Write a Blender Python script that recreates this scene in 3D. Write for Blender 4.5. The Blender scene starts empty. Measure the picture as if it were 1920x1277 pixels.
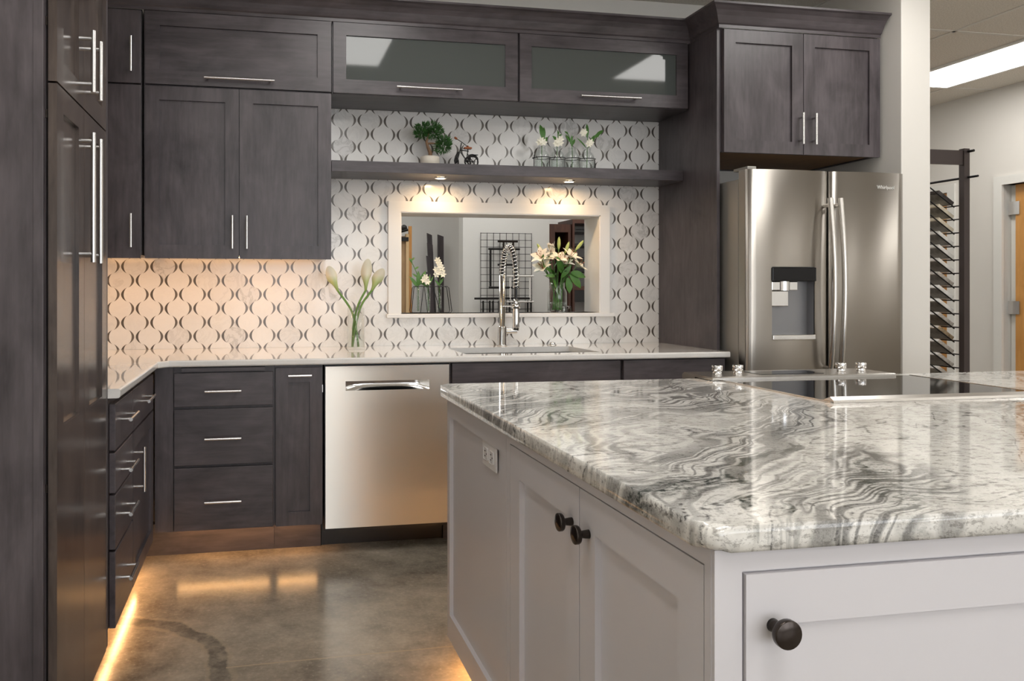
import bpy, bmesh, math, random
from mathutils import Vector, Matrix
C = bpy.context.scene
COL = C.collection
PI = math.pi
R = random.Random(7)

# ------------------------------------------------------------------ camera, world, exposure
cam_d = bpy.data.cameras.new('camera')
cam = bpy.data.objects.new('camera', cam_d); COL.objects.link(cam)
cam.location = (-2.3423, -4.2153, 1.234)
cam.rotation_euler = (PI/2, 0, -math.radians(10.324))
cam_d.sensor_width = 36; cam_d.sensor_fit = 'HORIZONTAL'
cam_d.lens = 36*1430/1920
cam_d.shift_x = 210/1920
cam_d.shift_y = -97/1920
cam_d.clip_start = 0.02; cam_d.clip_end = 100
C.camera = cam
vs = C.view_settings
vs.view_transform = 'Standard'; vs.look = 'None'; vs.gamma = 1; vs.use_curve_mapping = False
vs.exposure = 0.69
try:
    C.cycles.use_denoising = True
    C.cycles.max_bounces = 10; C.cycles.diffuse_bounces = 5; C.cycles.glossy_bounces = 5
    C.cycles.transmission_bounces = 8; C.cycles.transparent_max_bounces = 40
    C.cycles.caustics_reflective = False; C.cycles.caustics_refractive = False
    C.cycles.sample_clamp_indirect = 6.0
except Exception: pass
W = bpy.data.worlds.new('daylight'); C.world = W; W.use_nodes = True
W.node_tree.nodes['Background'].inputs[0].default_value = (0.93, 0.96, 1.0, 1)
W.node_tree.nodes['Background'].inputs[1].default_value = 2.7
TROFFER = 6.6          # ceiling troffer diffuser strength
WARM = (1.0, 0.52, 0.20)
CEIL = 2.95

# ------------------------------------------------------------------ materials
class NT:
    def __init__(s, name):
        s.m = bpy.data.materials.new(name); s.m.use_nodes = True
        s.t = s.m.node_tree; s.n = s.t.nodes
        s.b = s.n['Principled BSDF']; s.out = s.n['Material Output']
    def new(s, typ, **kw):
        n = s.n.new(typ)
        for k, v in kw.items(): setattr(n, k, v)
        return n
    def link(s, a, b): s.t.links.new(a, b)
    def put(s, sock, v):
        if hasattr(v, 'is_linked') or isinstance(v, bpy.types.NodeSocket): s.link(v, sock)
        else: sock.default_value = v
    def math(s, op, a, b=0.0, c=None, clamp=False):
        n = s.new('ShaderNodeMath', operation=op); n.use_clamp = clamp
        s.put(n.inputs[0], a); s.put(n.inputs[1], b)
        if c is not None: s.put(n.inputs[2], c)
        return n.outputs[0]
    def vmath(s, op, a, b=(0, 0, 0)):
        n = s.new('ShaderNodeVectorMath', operation=op)
        s.put(n.inputs[0], a); s.put(n.inputs[1], b)
        return n.outputs[0]
    def coord(s): return s.new('ShaderNodeTexCoord').outputs['Object']
    def sep(s, v):
        n = s.new('ShaderNodeSeparateXYZ'); s.link(v, n.inputs[0]); return n.outputs
    def comb(s, x, y, z):
        n = s.new('ShaderNodeCombineXYZ')
        for i, v in enumerate((x, y, z)): s.put(n.inputs[i], v)
        return n.outputs[0]
    def noise(s, v, scale, detail=3, rough=0.5, dist=0.0, col=False):
        n = s.new('ShaderNodeTexNoise'); s.link(v, n.inputs['Vector'])
        n.inputs['Scale'].default_value = scale; n.inputs['Detail'].default_value = detail
        n.inputs['Roughness'].default_value = rough; n.inputs['Distortion'].default_value = dist
        return n.outputs['Color' if col else 'Fac']
    def ramp(s, fac, stops, interp='LINEAR'):
        n = s.new('ShaderNodeValToRGB'); n.color_ramp.interpolation = interp
        e = n.color_ramp.elements
        while len(e) < len(stops): e.new(0.5)
        for i, (p, c) in enumerate(stops):
            e[i].position = p
            e[i].color = (c, c, c, 1) if isinstance(c, (int, float)) else (*c, 1)
        s.put(n.inputs[0], fac); return n.outputs[0]
    def mix(s, fac, a, b, blend='MIX'):
        n = s.new('ShaderNodeMix', data_type='RGBA', blend_type=blend)
        s.put(n.inputs['Factor'], fac)
        for nm, v in (('A', a), ('B', b)):
            so = [i for i in n.inputs if i.name == nm and i.type == 'RGBA'][0]
            if isinstance(v, tuple): so.default_value = (*v, 1) if len(v) == 3 else v
            else: s.link(v, so)
        return [o for o in n.outputs if o.type == 'RGBA'][0]
    def bump(s, h, strength=0.2, dist=0.01):
        n = s.new('ShaderNodeBump'); n.inputs['Strength'].default_value = strength
        n.inputs['Distance'].default_value = dist; s.link(h, n.inputs['Height'])
        s.link(n.outputs[0], s.b.inputs['Normal'])
    def set(s, **kw):
        nm = dict(color='Base Color', rough='Roughness', metal='Metallic', spec='Specular IOR Level', coat='Coat Weight',
                  coatr='Coat Roughness', trans='Transmission Weight', ior='IOR', aniso='Anisotropic', sss='Subsurface Weight')
        for k, v in kw.items():
            so = s.b.inputs[nm[k]]
            if isinstance(v, tuple) and len(v) == 3: v = (*v, 1)
            s.put(so, v)
        return s.m
M = {}
def plain(name, color, rough=0.5, metal=0.0, var=0.06, scale=9.0, **kw):
    t = NT(name); v = t.noise(t.coord(), scale, 4)
    c = t.mix(v, tuple(x*(1-var) for x in color), tuple(min(1, x*(1+var)) for x in color))
    r = t.math('MULTIPLY_ADD', v, 0.1*rough, rough*0.95)
    t.set(color=c, rough=r, metal=metal, **kw); M[name] = t.m; return t.m
def emit(name, color, s):
    t = NT(name); t.set(color=(0.8, 0.8, 0.8), rough=0.5)
    t.b.inputs['Emission Color'].default_value = (*color, 1); t.b.inputs['Emission Strength'].default_value = s
    t.m.cycles.emission_sampling = 'FRONT'
    M[name] = t.m; return t.m

def wood_mat(name, lo, hi, streak='z', rough=0.34):
    t = NT(name); co = t.coord()
    rnd = t.new('ShaderNodeObjectInfo').outputs['Random']
    off = t.vmath('ADD', co, t.comb(t.math('MULTIPLY', rnd, 37.0), t.math('MULTIPLY', rnd, 11.0), t.math('MULTIPLY', rnd, 23.0)))
    sc = {'z': (9, 9, 0.9), 'x': (0.9, 9, 9), 'y': (9, 0.9, 9)}[streak]
    fine = t.noise(t.vmath('MULTIPLY', off, sc), 6, 5, 0.62)
    blot = t.noise(t.vmath('MULTIPLY', off, tuple(1 if s > 1 else 0.55 for s in sc)), 5.5, 4, 0.6, 0.6)
    f = t.math('ADD', t.math('MULTIPLY', fine, 0.42), t.math('MULTIPLY', blot, 0.72))
    mid = tuple((a+b)/2 for a, b in zip(lo, hi))
    c = t.ramp(f, [(0.36, lo), (0.56, mid), (0.76, hi)])
    t.set(color=c, rough=t.math('MULTIPLY_ADD', blot, 0.16, rough-0.06), spec=0.45)
    t.bump(fine, 0.05, 0.002); M[name] = t.m
DARK_LO, DARK_HI = (0.028, 0.0228, 0.0255), (0.099, 0.084, 0.091)
for ax in 'xyz': wood_mat('espresso_'+ax, DARK_LO, DARK_HI, ax)
wood_mat('espresso_gloss', (0.030, 0.022, 0.019), (0.105, 0.080, 0.068), 'z', 0.19)
wood_mat('oak', (0.42, 0.19, 0.045), (0.60, 0.30, 0.085), 'z', 0.4)
wood_mat('plank', (0.20, 0.12, 0.055), (0.44, 0.29, 0.15), 'z', 0.5)
wood_mat('pale_wood', (0.50, 0.34, 0.17), (0.66, 0.48, 0.27), 'z', 0.5)
wood_mat('cherry', (0.045, 0.014, 0.008), (0.12, 0.045, 0.026), 'z', 0.35)
wood_mat('raw_plywood', (0.20, 0.11, 0.05), (0.34, 0.20, 0.10), 'y', 0.6)
plain('black_gap', (0.006, 0.006, 0.007), 0.6)
plain('black_plastic', (0.006, 0.006, 0.007), 0.32)
plain('black_gloss', (0.004, 0.004, 0.005), 0.05, spec=0.32)
plain('chrome', (0.80, 0.80, 0.80), 0.10, 1.0)
plain('nickel', (0.66, 0.65, 0.64), 0.24, 1.0)
plain('white_paint', (0.78, 0.765, 0.74), 0.42, var=0.02)
plain('wall_paint', (0.67, 0.645, 0.60), 0.6, var=0.015)
plain('grey_wall_paint', (0.68, 0.685, 0.67), 0.6, var=0.015)
plain('island_paint', (0.61, 0.595, 0.615), 0.36, var=0.015)
plain('door_frame_paint', (0.70, 0.69, 0.65), 0.45, var=0.02)
plain('bronze', (0.055, 0.045, 0.040), 0.22, 0.9, var=0.3)
plain('black_iron', (0.012, 0.011, 0.011), 0.4, 0.4)
plain('brown_steel', (0.060, 0.045, 0.042), 0.45, 0.3)
plain('outlet_white', (0.72, 0.71, 0.71), 0.35, var=0.01)
plain('slot_dark', (0.03, 0.03, 0.03), 0.5)
plain('leaf_green', (0.055, 0.16, 0.022), 0.45, var=0.4, scale=30)
plain('dark_leaf', (0.024, 0.088, 0.014), 0.5, var=0.5, scale=40)
plain('stem_green', (0.12, 0.24, 0.045), 0.45, var=0.3, scale=20)
plain('petal', (0.84, 0.81, 0.68), 0.5, var=0.08, scale=30)
plain('petal_pink', (0.84, 0.77, 0.66), 0.5, var=0.08, scale=30)
plain('bud_green', (0.42, 0.50, 0.16), 0.5, var=0.2, scale=30)
plain('bark', (0.15, 0.085, 0.045), 0.8, var=0.4, scale=40)
plain('concrete_pot', (0.60, 0.55, 0.47), 0.75, var=0.12, scale=60)
plain('leather', (0.26, 0.075, 0.022), 0.45, var=0.25, scale=40)
plain('fridge_side', (0.30, 0.285, 0.26), 0.42, 0.35, var=0.05)
plain('carpet_grey', (0.30, 0.29, 0.27), 0.9)
plain('grey_dispenser', (0.26, 0.26, 0.27), 0.32, 0.6)
emit('troffer_light', (1.0, 0.975, 0.94), TROFFER)
emit('led_warm', WARM, 46.0)
emit('led_tile', WARM, 31.0)
emit('led_soft', WARM, 21.0)
emit('puck_warm', (1.0, 0.66, 0.34), 170.0)

def steel_mat(name, col, rough, wave=0.0):
    t = NT(name); co = t.coord()
    br = t.noise(t.vmath('MULTIPLY', co, (3, 3, 420)), 3, 3, 0.6)
    t.set(color=t.mix(br, tuple(c*0.97 for c in col), col), rough=t.math('MULTIPLY_ADD', br, 0.02, rough-0.01), metal=1.0, aniso=1.0)
    t.link(t.comb(0.0, 0.0, 1.0), t.b.inputs['Tangent'])
    if wave:
        w = t.noise(t.vmath('MULTIPLY', co, (2.3, 0.3, 0.8)), 1.6, 1)
        t.bump(w, wave, 0.05)
    M[name] = t.m
steel_mat('steel', (0.56, 0.535, 0.49), 0.36)
steel_mat('fridge_steel', (0.47, 0.44, 0.40), 0.36, 0.12)
plain('handle_steel', (0.60, 0.575, 0.54), 0.26, 1.0)
steel_mat('sink_steel', (0.52, 0.51, 0.49), 0.34)

def glass_mat(name, col=(1, 1, 1), rough=0.0, ior=1.45):
    t = NT(name); t.n.remove(t.b)
    g = t.new('ShaderNodeBsdfGlossy'); g.inputs['Roughness'].default_value = 0.03; g.inputs['Color'].default_value = (1, 1, 1, 1)
    tr = t.new('ShaderNodeBsdfTransparent'); tr.inputs['Color'].default_value = (*col, 1)
    lw = t.new('ShaderNodeLayerWeight'); lw.inputs['Blend'].default_value = 0.5
    mx = t.new('ShaderNodeMixShader'); t.link(t.math('MULTIPLY_ADD', t.math('POWER', lw.outputs['Facing'], 3.0), 0.70, 0.03), mx.inputs[0])
    t.link(tr.outputs[0], mx.inputs[1]); t.link(g.outputs[0], mx.inputs[2]); t.link(mx.outputs[0], t.out.inputs[0])
    M[name] = t.m
glass_mat('clear_glass', (0.965, 0.975, 0.970))
glass_mat('water', (0.97, 0.985, 0.98))
def pane_mat():
    t = NT('frosted_pane'); t.set(color=(0.075, 0.084, 0.080), rough=0.05, spec=0.42); M['frosted_pane'] = t.m
pane_mat()

def tile_mat():
    t = NT('lantern_tile'); co = t.coord(); x, y, z = t.sep(co)
    P, V, X0, Z0 = 0.14696, 0.07420, -3.0694, 1.3517
    zz = t.math('DIVIDE', t.math('SUBTRACT', z, Z0), V)
    k = t.math('ROUND', zz); dz = t.math('SUBTRACT', zz, k)
    par = t.math('PINGPONG', k, 1.0)
    u = t.math('ADD', t.math('DIVIDE', t.math('SUBTRACT', x, X0), P), t.math('MULTIPLY', par, 0.5))
    ru = t.math('ROUND', u); du = t.math('SUBTRACT', u, ru); au = t.math('ABSOLUTE', du)
    cs = t.math('COSINE', t.math('MULTIPLY', dz, PI))
    dz2 = t.math('MULTIPLY', dz, 2.0)
    cir = t.math('SQRT', t.math('MAXIMUM', t.math('SUBTRACT', 1.0, t.math('MULTIPLY', dz2, dz2)), 0.0))
    bul = t.math('ADD', t.math('MULTIPLY', cs, 0.40), t.math('MULTIPLY', cir, 0.60))
    outer = t.math('SUBTRACT', 0.25, t.math('MULTIPLY', bul, 0.230))
    inner = t.math('ADD', outer, t.math('MULTIPLY', t.math('POWER', t.math('MAXIMUM', cs, 0.0001), 0.75), 0.094))
    inb = t.math('GREATER_THAN', au, outer)
    cres = t.math('MULTIPLY', inb, t.math('LESS_THAN', au, inner))
    # identity of the marble piece
    hp = t.math('MULTIPLY', par, 0.5)
    cxn = t.math('MULTIPLY_ADD', inb, t.math('SUBTRACT', t.math('ADD', t.math('FLOOR', u), 0.5), ru), ru)
    cxn = t.math('ROUND', t.math('MULTIPLY', t.math('SUBTRACT', cxn, hp), 2.0))
    rwn = t.math('ADD', k, t.math('MULTIPLY', t.math('SUBTRACT', 1.0, inb), t.math('SIGN', dz)))
    idx = t.comb(t.math('ADD', cxn, 0.25), t.math('ADD', t.math('ROUND', rwn), 0.25), 3.0)
    wn = t.new('ShaderNodeTexWhiteNoise', noise_dimensions='3D'); t.link(idx, wn.inputs['Vector'])
    rv = wn.outputs['Value']
    vein = t.noise(t.vmath('ADD', t.vmath('MULTIPLY', co, (1, 1, 1)), t.vmath('MULTIPLY', wn.outputs['Color'], (9, 9, 9))), 9, 5, 0.65, 1.6)
    white = t.ramp(rv, [(0.0, (0.68, 0.665, 0.65)), (0.25, (0.74, 0.725, 0.70)), (1.0, (0.80, 0.785, 0.76))])
    vm = t.math('MULTIPLY', t.ramp(vein, [(0.44, 0.0), (0.50, 1.0), (0.56, 0.0)]), t.ramp(rv, [(0.03, 0.75), (0.10, 0.30), (0.5, 0.05)]))
    white = t.mix(vm, white, (0.42, 0.41, 0.39))
    gs = t.math('SIGN', du)
    grey = t.mix(t.math('MULTIPLY_ADD', gs, 0.5, 0.5), (0.145, 0.128, 0.112), (0.085, 0.074, 0.064))
    gn = t.noise(co, 70, 4); grey = t.mix(t.math('MULTIPLY', gn, 0.6), grey, (0.15, 0.135, 0.118))
    line = t.math('LESS_THAN', t.math('ABSOLUTE', t.math('SUBTRACT', au, outer)), 0.007)
    c = t.mix(cres, white, grey); c = t.mix(t.math('MULTIPLY', line, 0.8), c, (0.72, 0.70, 0.67))
    t.set(color=c, rough=0.16, spec=0.5); M['lantern_tile'] = t.m
tile_mat()

def granite_mat():
    t = NT('viscount_granite'); co = t.coord()
    x, y, z = t.sep(co)
    p0 = t.comb(x, y, t.math('MULTIPLY', z, 0.8))
    w1 = t.noise(p0, 1.35, 1, 0.5, 0, True)
    w2 = t.noise(p0, 5.0, 1.4, 0.5, 0, True)
    w3 = t.noise(p0, 26, 2, 0.6, 0, True)
    h = (0.5, 0.5, 0.5)
    d = t.vmath('ADD', t.vmath('MULTIPLY', t.vmath('SUBTRACT', w1, h), (0.62, 0.62, 0.1)),
                t.vmath('ADD', t.vmath('MULTIPLY', t.vmath('SUBTRACT', w2, h), (0.20, 0.20, 0.1)), t.vmath('MULTIPLY', t.vmath('SUBTRACT', w3, h), (0.009, 0.009, 0.01))))
    qx, qy, qz = t.sep(t.vmath('ADD', p0, d))
    a = math.radians(36)
    al = t.math('ADD', t.math('MULTIPLY', qx, math.cos(a)), t.math('MULTIPLY', qy, math.sin(a)))
    ac = t.math('SUBTRACT', t.math('MULTIPLY', qy, math.cos(a)), t.math('MULTIPLY', qx, math.sin(a)))
    def lay(sa, sc, scale, det=3, rough=0.55):
        return t.noise(t.comb(t.math('MULTIPLY', al, sa), t.math('MULTIPLY', ac, sc), qz), scale, det, rough)
    lx, ly, lz = t.sep(t.vmath('ADD', p0, t.vmath('MULTIPLY', t.vmath('SUBTRACT', w2, h), (0.14, 0.14, 0.1))))
    def spot(cx, cy, rx, ry, rot=0.0):
        dx, dy = t.math('SUBTRACT', lx, cx), t.math('SUBTRACT', ly, cy)
        c_, s_ = math.cos(rot), math.sin(rot)
        ux = t.math('DIVIDE', t.math('ADD', t.math('MULTIPLY', dx, c_), t.math('MULTIPLY', dy, s_)), rx)
        uy = t.math('DIVIDE', t.math('SUBTRACT', t.math('MULTIPLY', dy, c_), t.math('MULTIPLY', dx, s_)), ry)
        r2 = t.math('ADD', t.math('MULTIPLY', ux, ux), t.math('MULTIPLY', uy, uy))
        return t.ramp(r2, [(0.35, 1.0), (1.0, 0.0)])
    band = lay(1.1, 7.0, 1.9, 2, 0.5)       # stripes
    ph = t.math('MULTIPLY_ADD', lay(0.8, 2.0, 2.2, 2), 4.0, t.math('MULTIPLY', ac, 50.0))
    wid = lay(2.0, 3.0, 3.0, 3)
    st1 = t.math('MULTIPLY', t.ramp(t.math('ABSOLUTE', t.math('SINE', ph)), [(0.16, 1.0), (0.40, 0.0)]), t.ramp(wid, [(0.33, 0.2), (0.47, 1.0)]))
    st2 = t.math('MULTIPLY', t.ramp(t.math('ABSOLUTE', t.math('SINE', t.math('MULTIPLY', ph, 2.7))), [(0.16, 0.85), (0.46, 0.0)]), t.ramp(wid, [(0.42, 0.1), (0.54, 1.0)]))
    wide = lay(0.9, 4.0, 1.7, 2, 0.5)        # broad veins
    mask = t.ramp(lay(0.7, 1.5, 1.6, 2), [(0.50, 0.0), (0.62, 0.9)])
    mask = t.math('MAXIMUM', mask, t.math('MAXIMUM', spot(-1.10, -2.10, 0.30, 0.42, -0.3), t.math('MAXIMUM', spot(-1.66, -2.2, 0.14, 0.45), spot(-1.30, -3.10, 0.09, 0.36, -0.62))))
    grain = t.noise(co, 230, 2, 0.7); grain2 = t.noise(t.comb(t.math('MULTIPLY', x, 0.55), y, z), 85, 4, 0.7)
    thin = t.ramp(t.math('ABSOLUTE', t.math('SUBTRACT', band, 0.5)), [(0.008, 1.0), (0.034, 0.0)])
    thin2 = t.ramp(t.math('ABSOLUTE', t.math('SUBTRACT', band, 0.43)), [(0.006, 0.9), (0.022, 0.0)])
    fat = t.ramp(band, [(0.555, 0.0), (0.59, 1.0)])
    dark = t.math('MULTIPLY', t.math('MAXIMUM', t.math('MAXIMUM', t.math('MAXIMUM', st1, st2), thin), t.math('MULTIPLY', fat, 0.8)), t.math('MULTIPLY_ADD', mask, 0.92, 0.05))
    vein = t.ramp(t.math('ABSOLUTE', t.math('SUBTRACT', wide, 0.5)), [(0.004, 0.9), (0.016, 0.0)])
    dark = t.math('MAXIMUM', dark, t.math('MULTIPLY', vein, t.ramp(grain2, [(0.42, 0.05), (0.56, 1.0)])))
    dark = t.math('MULTIPLY', dark, t.ramp(grain, [(0.30, 1.0), (0.70, 0.55)]))
    spm = t.math('MULTIPLY', t.ramp(grain2, [(0.53, 0.0), (0.62, 1.0)]), 0.62)
    sp2 = t.math('MULTIPLY', t.ramp(grain, [(0.58, 0.0), (0.70, 1.0)]), 0.50)
    cl = t.ramp(t.noise(t.comb(qx, qy, qz), 11, 4, 0.65), [(0.30, (0.60, 0.585, 0.54)), (0.50, (0.75, 0.735, 0.69)), (0.72, (0.84, 0.825, 0.785))])
    c = t.mix(spm, cl, (0.24, 0.225, 0.20)); c = t.mix(sp2, c, (0.15, 0.14, 0.13))
    c = t.mix(t.math('MULTIPLY', mask, 0.18), c, (0.34, 0.335, 0.33))
    c = t.mix(dark, c, (0.022, 0.023, 0.024))
    blk = t.math('MAXIMUM', t.ramp(lay(1.2, 3.4, 2.0, 4, 0.65), [(0.66, 0.0), (0.70, 1.0)]),
                 t.math('MULTIPLY', t.math('MAXIMUM', spot(-1.63, -3.065, 0.17, 0.050, 0.32), spot(-1.32, -3.13, 0.045, 0.24, -0.62)), t.ramp(grain2, [(0.36, 1.0), (0.56, 0.15)])))
    c = t.mix(t.math('MULTIPLY', blk, t.ramp(grain2, [(0.42, 1.0), (0.60, 0.30)])), c, (0.010, 0.021, 0.015))
    t.set(color=c, rough=0.06, spec=0.5); M['viscount_granite'] = t.m
granite_mat()
def quartz_mat():
    t = NT('quartz'); co = t.coord()
    s1 = t.noise(co, 160, 3, 0.6); s2 = t.noise(co, 9, 4)
    c = t.mix(s2, (0.70, 0.685, 0.66), (0.78, 0.765, 0.74))
    c = t.mix(t.math('MULTIPLY', t.ramp(s1, [(0.60, 0.0), (0.68, 1.0)]), 0.35), c, (0.40, 0.38, 0.36))
    t.set(color=c, rough=0.03, spec=0.7, coat=0.32, coatr=0.015); M['quartz'] = t.m
quartz_mat()
def concrete_mat():
    t = NT('polished_concrete'); co = t.coord(); x, y, z = t.sep(co)
    n1 = t.noise(co, 1.7, 5, 0.6, 0.4); n2 = t.noise(co, 9, 5, 0.65); n3 = t.noise(co, 75, 3, 0.6)
    f = t.math('ADD', t.math('MULTIPLY', n1, 0.55), t.math('ADD', t.math('MULTIPLY', n2, 0.35), t.math('MULTIPLY', n3, 0.14)))
    c = t.ramp(f, [(0.38, (0.110, 0.093, 0.072)), (0.52, (0.235, 0.203, 0.160)), (0.68, (0.38, 0.33, 0.26))])
    c = t.mix(t.math('MULTIPLY', t.ramp(n3, [(0.62, 0.0), (0.70, 1.0)]), 0.35), c, (0.42, 0.37, 0.30))
    # old round floor patch: a rough filled ring, and a straight filled saw cut
    wob = t.math('MULTIPLY', t.math('SUBTRACT', t.noise(co, 7, 4, 0.6), 0.5), 0.09)
    dx = t.math('SUBTRACT', x, -2.94); dy = t.math('SUBTRACT', y, -1.71)
    r = t.math('ADD', t.math('SQRT', t.math('ADD', t.math('MULTIPLY', dx, dx), t.math('MULTIPLY', dy, dy))), wob)
    ring = t.ramp(t.math('ABSOLUTE', t.math('SUBTRACT', r, 0.475)), [(0.026, 1.0), (0.034, 0.0)])
    rim = t.ramp(t.math('ABSOLUTE', t.math('SUBTRACT', t.math('ABSOLUTE', t.math('SUBTRACT', r, 0.475)), 0.036)), [(0.006, 1.0), (0.012, 0.0)])
    brk = t.ramp(t.noise(co, 13, 4, 0.65), [(0.38, 0.25), (0.60, 1.0)])
    c = t.mix(t.math('MULTIPLY', t.math('MULTIPLY', ring, 0.8), brk), c, (0.085, 0.078, 0.066))
    c = t.mix(t.math('MULTIPLY', t.math('MULTIPLY', rim, 0.7), t.math('SUBTRACT', 1.15, brk)), c, (0.30, 0.25, 0.18))
    ln = t.math('ADD', t.math('SUBTRACT', y, t.math('MULTIPLY_ADD', x, 0.0145, -1.633)), t.math('MULTIPLY', wob, 0.12))
    lm = t.math('MULTIPLY', t.math('LESS_THAN', t.math('ABSOLUTE', ln), 0.004), t.math('GREATER_THAN', x, -2.455))
    c = t.mix(t.math('MULTIPLY', lm, 0.8), c, (0.36, 0.29, 0.20))
    t.set(color=c, rough=t.math('MULTIPLY_ADD', n2, 0.14, 0.13), spec=0.5)
    t.bump(n2, 0.03, 0.01); M['polished_concrete'] = t.m
concrete_mat()
def ceiling_mat():
    t = NT('ceiling_tile'); co = t.coord(); x, y, z = t.sep(co)
    n = t.noise(co, 120, 3, 0.7)
    c = t.mix(t.ramp(n, [(0.40, 0.0), (0.62, 1.0)]), (0.62, 0.575, 0.51), (0.78, 0.74, 0.67))
    t.set(color=c, rough=0.9); t.bump(n, 0.3, 0.004); M['ceiling_tile'] = t.m
ceiling_mat()
def stone(name, a, b, sc=40):
    t = NT(name); n = t.noise(t.coord(), sc, 5, 0.7)
    t.set(color=t.ramp(n, [(0.35, a), (0.65, b)]), rough=0.3); M[name] = t.m
stone('stone_dark', (0.02, 0.018, 0.017), (0.08, 0.065, 0.06))
stone('stone_cream', (0.55, 0.48, 0.36), (0.70, 0.63, 0.50))
stone('stone_white', (0.60, 0.58, 0.54), (0.75, 0.73, 0.69))
stone('stone_grey', (0.22, 0.20, 0.17), (0.55, 0.50, 0.44), 90)
stone('stone_brown', (0.10, 0.065, 0.035), (0.42, 0.32, 0.20), 90)
stone('sample_back', (0.10, 0.095, 0.085), (0.26, 0.25, 0.23), 14)

# ------------------------------------------------------------------ geometry helpers
FR = lambda x, y, z: (x, y, z)                  # faces -Y
FL = lambda x, y, z: (-y, x, z)                 # faces +X  (local x -> Y, depth -> -X)
FI = lambda x, y, z: (y, -x, z)                 # faces -X  (local x -> -Y, depth -> +X)
WLOC = {}
class MB:
    def __init__(s, T=None, at=(0, 0, 0)):
        s.bm = bmesh.new(); s.T = T or FR; s.at = at; s.mats = []
    def mi(s, m):
        if m is None: return 0
        if m not in s.mats: s.mats.append(m)
        return s.mats.index(m)
    def v(s, x, y, z):
        p = s.T(x, y, z); return s.bm.verts.new((p[0]+s.at[0], p[1]+s.at[1], p[2]+s.at[2]))
    def f(s, vs, m=None):
        try:
            fc = s.bm.faces.new(vs); fc.material_index = s.mi(m); return fc
        except ValueError: return None
    def box(s, x0, x1, y0, y1, z0, z1, bev=0.0, m=None, seg=2):
        b = s if not bev else MB(s.T, s.at)
        vs = [b.v(x, y, z) for x in (x0, x1) for y in (y0, y1) for z in (z0, z1)]
        for q in ((0, 1, 3, 2), (4, 6, 7, 5), (0, 4, 5, 1), (2, 3, 7, 6), (0, 2, 6, 4), (1, 5, 7, 3)):
            b.f([vs[i] for i in q], m if b is s else None)
        if bev:
            bmesh.ops.bevel(b.bm, geom=list(b.bm.edges), offset=bev, segments=seg, affect='EDGES', profile=0.5)
            s.merge(b, m)
        return s
    def merge(s, b, m=None):
        mp = {vv: s.bm.verts.new(vv.co) for vv in b.bm.verts}
        k = s.mi(m)
        for fc in b.bm.faces:
            try:
                nf = s.bm.faces.new([mp[vv] for vv in fc.verts]); nf.material_index = k; nf.smooth = fc.smooth
            except ValueError: pass
        b.bm.free()
    def ring(s, X0, X1, Z0, Z1, x0, x1, z0, z1, y0, y1, bev=0.0, m=None):
        b = MB(s.T, s.at)
        o = [(X0, Z0), (X1, Z0), (X1, Z1), (X0, Z1)]; i = [(x0, z0), (x1, z0), (x1, z1), (x0, z1)]
        fo = [b.v(a, y0, c) for a, c in o]; fi = [b.v(a, y0, c) for a, c in i]
        bo = [b.v(a, y1, c) for a, c in o]; bi = [b.v(a, y1, c) for a, c in i]
        for k in range(4):
            j = (k+1) % 4
            b.f([fo[k], fo[j], fi[j], fi[k]]); b.f([bo[j], bo[k], bi[k], bi[j]])
            b.f([fo[j], fo[k], bo[k], bo[j]]); b.f([fi[k], fi[j], bi[j], bi[k]])
        if bev:
            es = [e for e in b.bm.edges if len(e.link_faces) == 2 and e.calc_face_angle(0) > 0.5]
            bmesh.ops.bevel(b.bm, geom=es, offset=bev, segments=1, affect='EDGES')
        s.merge(b, m); return s
    def shaker(s, x0, x1, z0, z1, y0, th=0.02, rail=0.06, rec=0.011, m=None, rb=None, rt=None):
        rb = rb or rail; rt = rt or rail
        s.ring(x0, x1, z0, z1, x0+rail, x1-rail, z0+rb, z1-rt, y0, y0+th, 0.002, m)
        s.box(x0+rail-0.002, x1-rail+0.002, y0+rec, y0+th-0.002, z0+rb-0.002, z1-rt+0.002, 0, m); return s
    def cyl(s, p0, p1, r, n=16, m=None, r1=None, cap=True):
        P0, P1 = Vector(s.T(*p0))+Vector(s.at), Vector(s.T(*p1))+Vector(s.at)
        s._tube([P0, P1], [r, r if r1 is None else r1], n, m, cap); return s
    def tube(s, pts, r, n=10, m=None, cap=True):
        P = [Vector(s.T(*p))+Vector(s.at) for p in pts]
        rs = r if isinstance(r, (list, tuple)) else [r]*len(P)
        s._tube(P, rs, n, m, cap); return s
    def _tube(s, P, rs, n, m, cap):
        k = s.mi(m); rings = []; N = None
        for i, p in enumerate(P):
            t = (P[min(i+1, len(P)-1)]-P[max(i-1, 0)]).normalized()
            if N is None:
                N = t.orthogonal().normalized()
            else:
                N = (N-t*N.dot(t)); N = N.normalized() if N.length > 1e-6 else t.orthogonal().normalized()
            B = t.cross(N)
            rings.append([s.bm.verts.new(p+(N*math.cos(2*PI*j/n)+B*math.sin(2*PI*j/n))*rs[i]) for j in range(n)])
        for a, b in zip(rings, rings[1:]):
            for j in range(n):
                fc = s.bm.faces.new((a[j], a[(j+1) % n], b[(j+1) % n], b[j])); fc.smooth = True; fc.material_index = k
        if cap:
            for rg, flip in ((rings[0], True), (rings[-1], False)):
                c = [s.bm.verts.new(vv.co) for vv in rg]
                fc = s.bm.faces.new(c[::-1] if flip else c); fc.material_index = k
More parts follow.
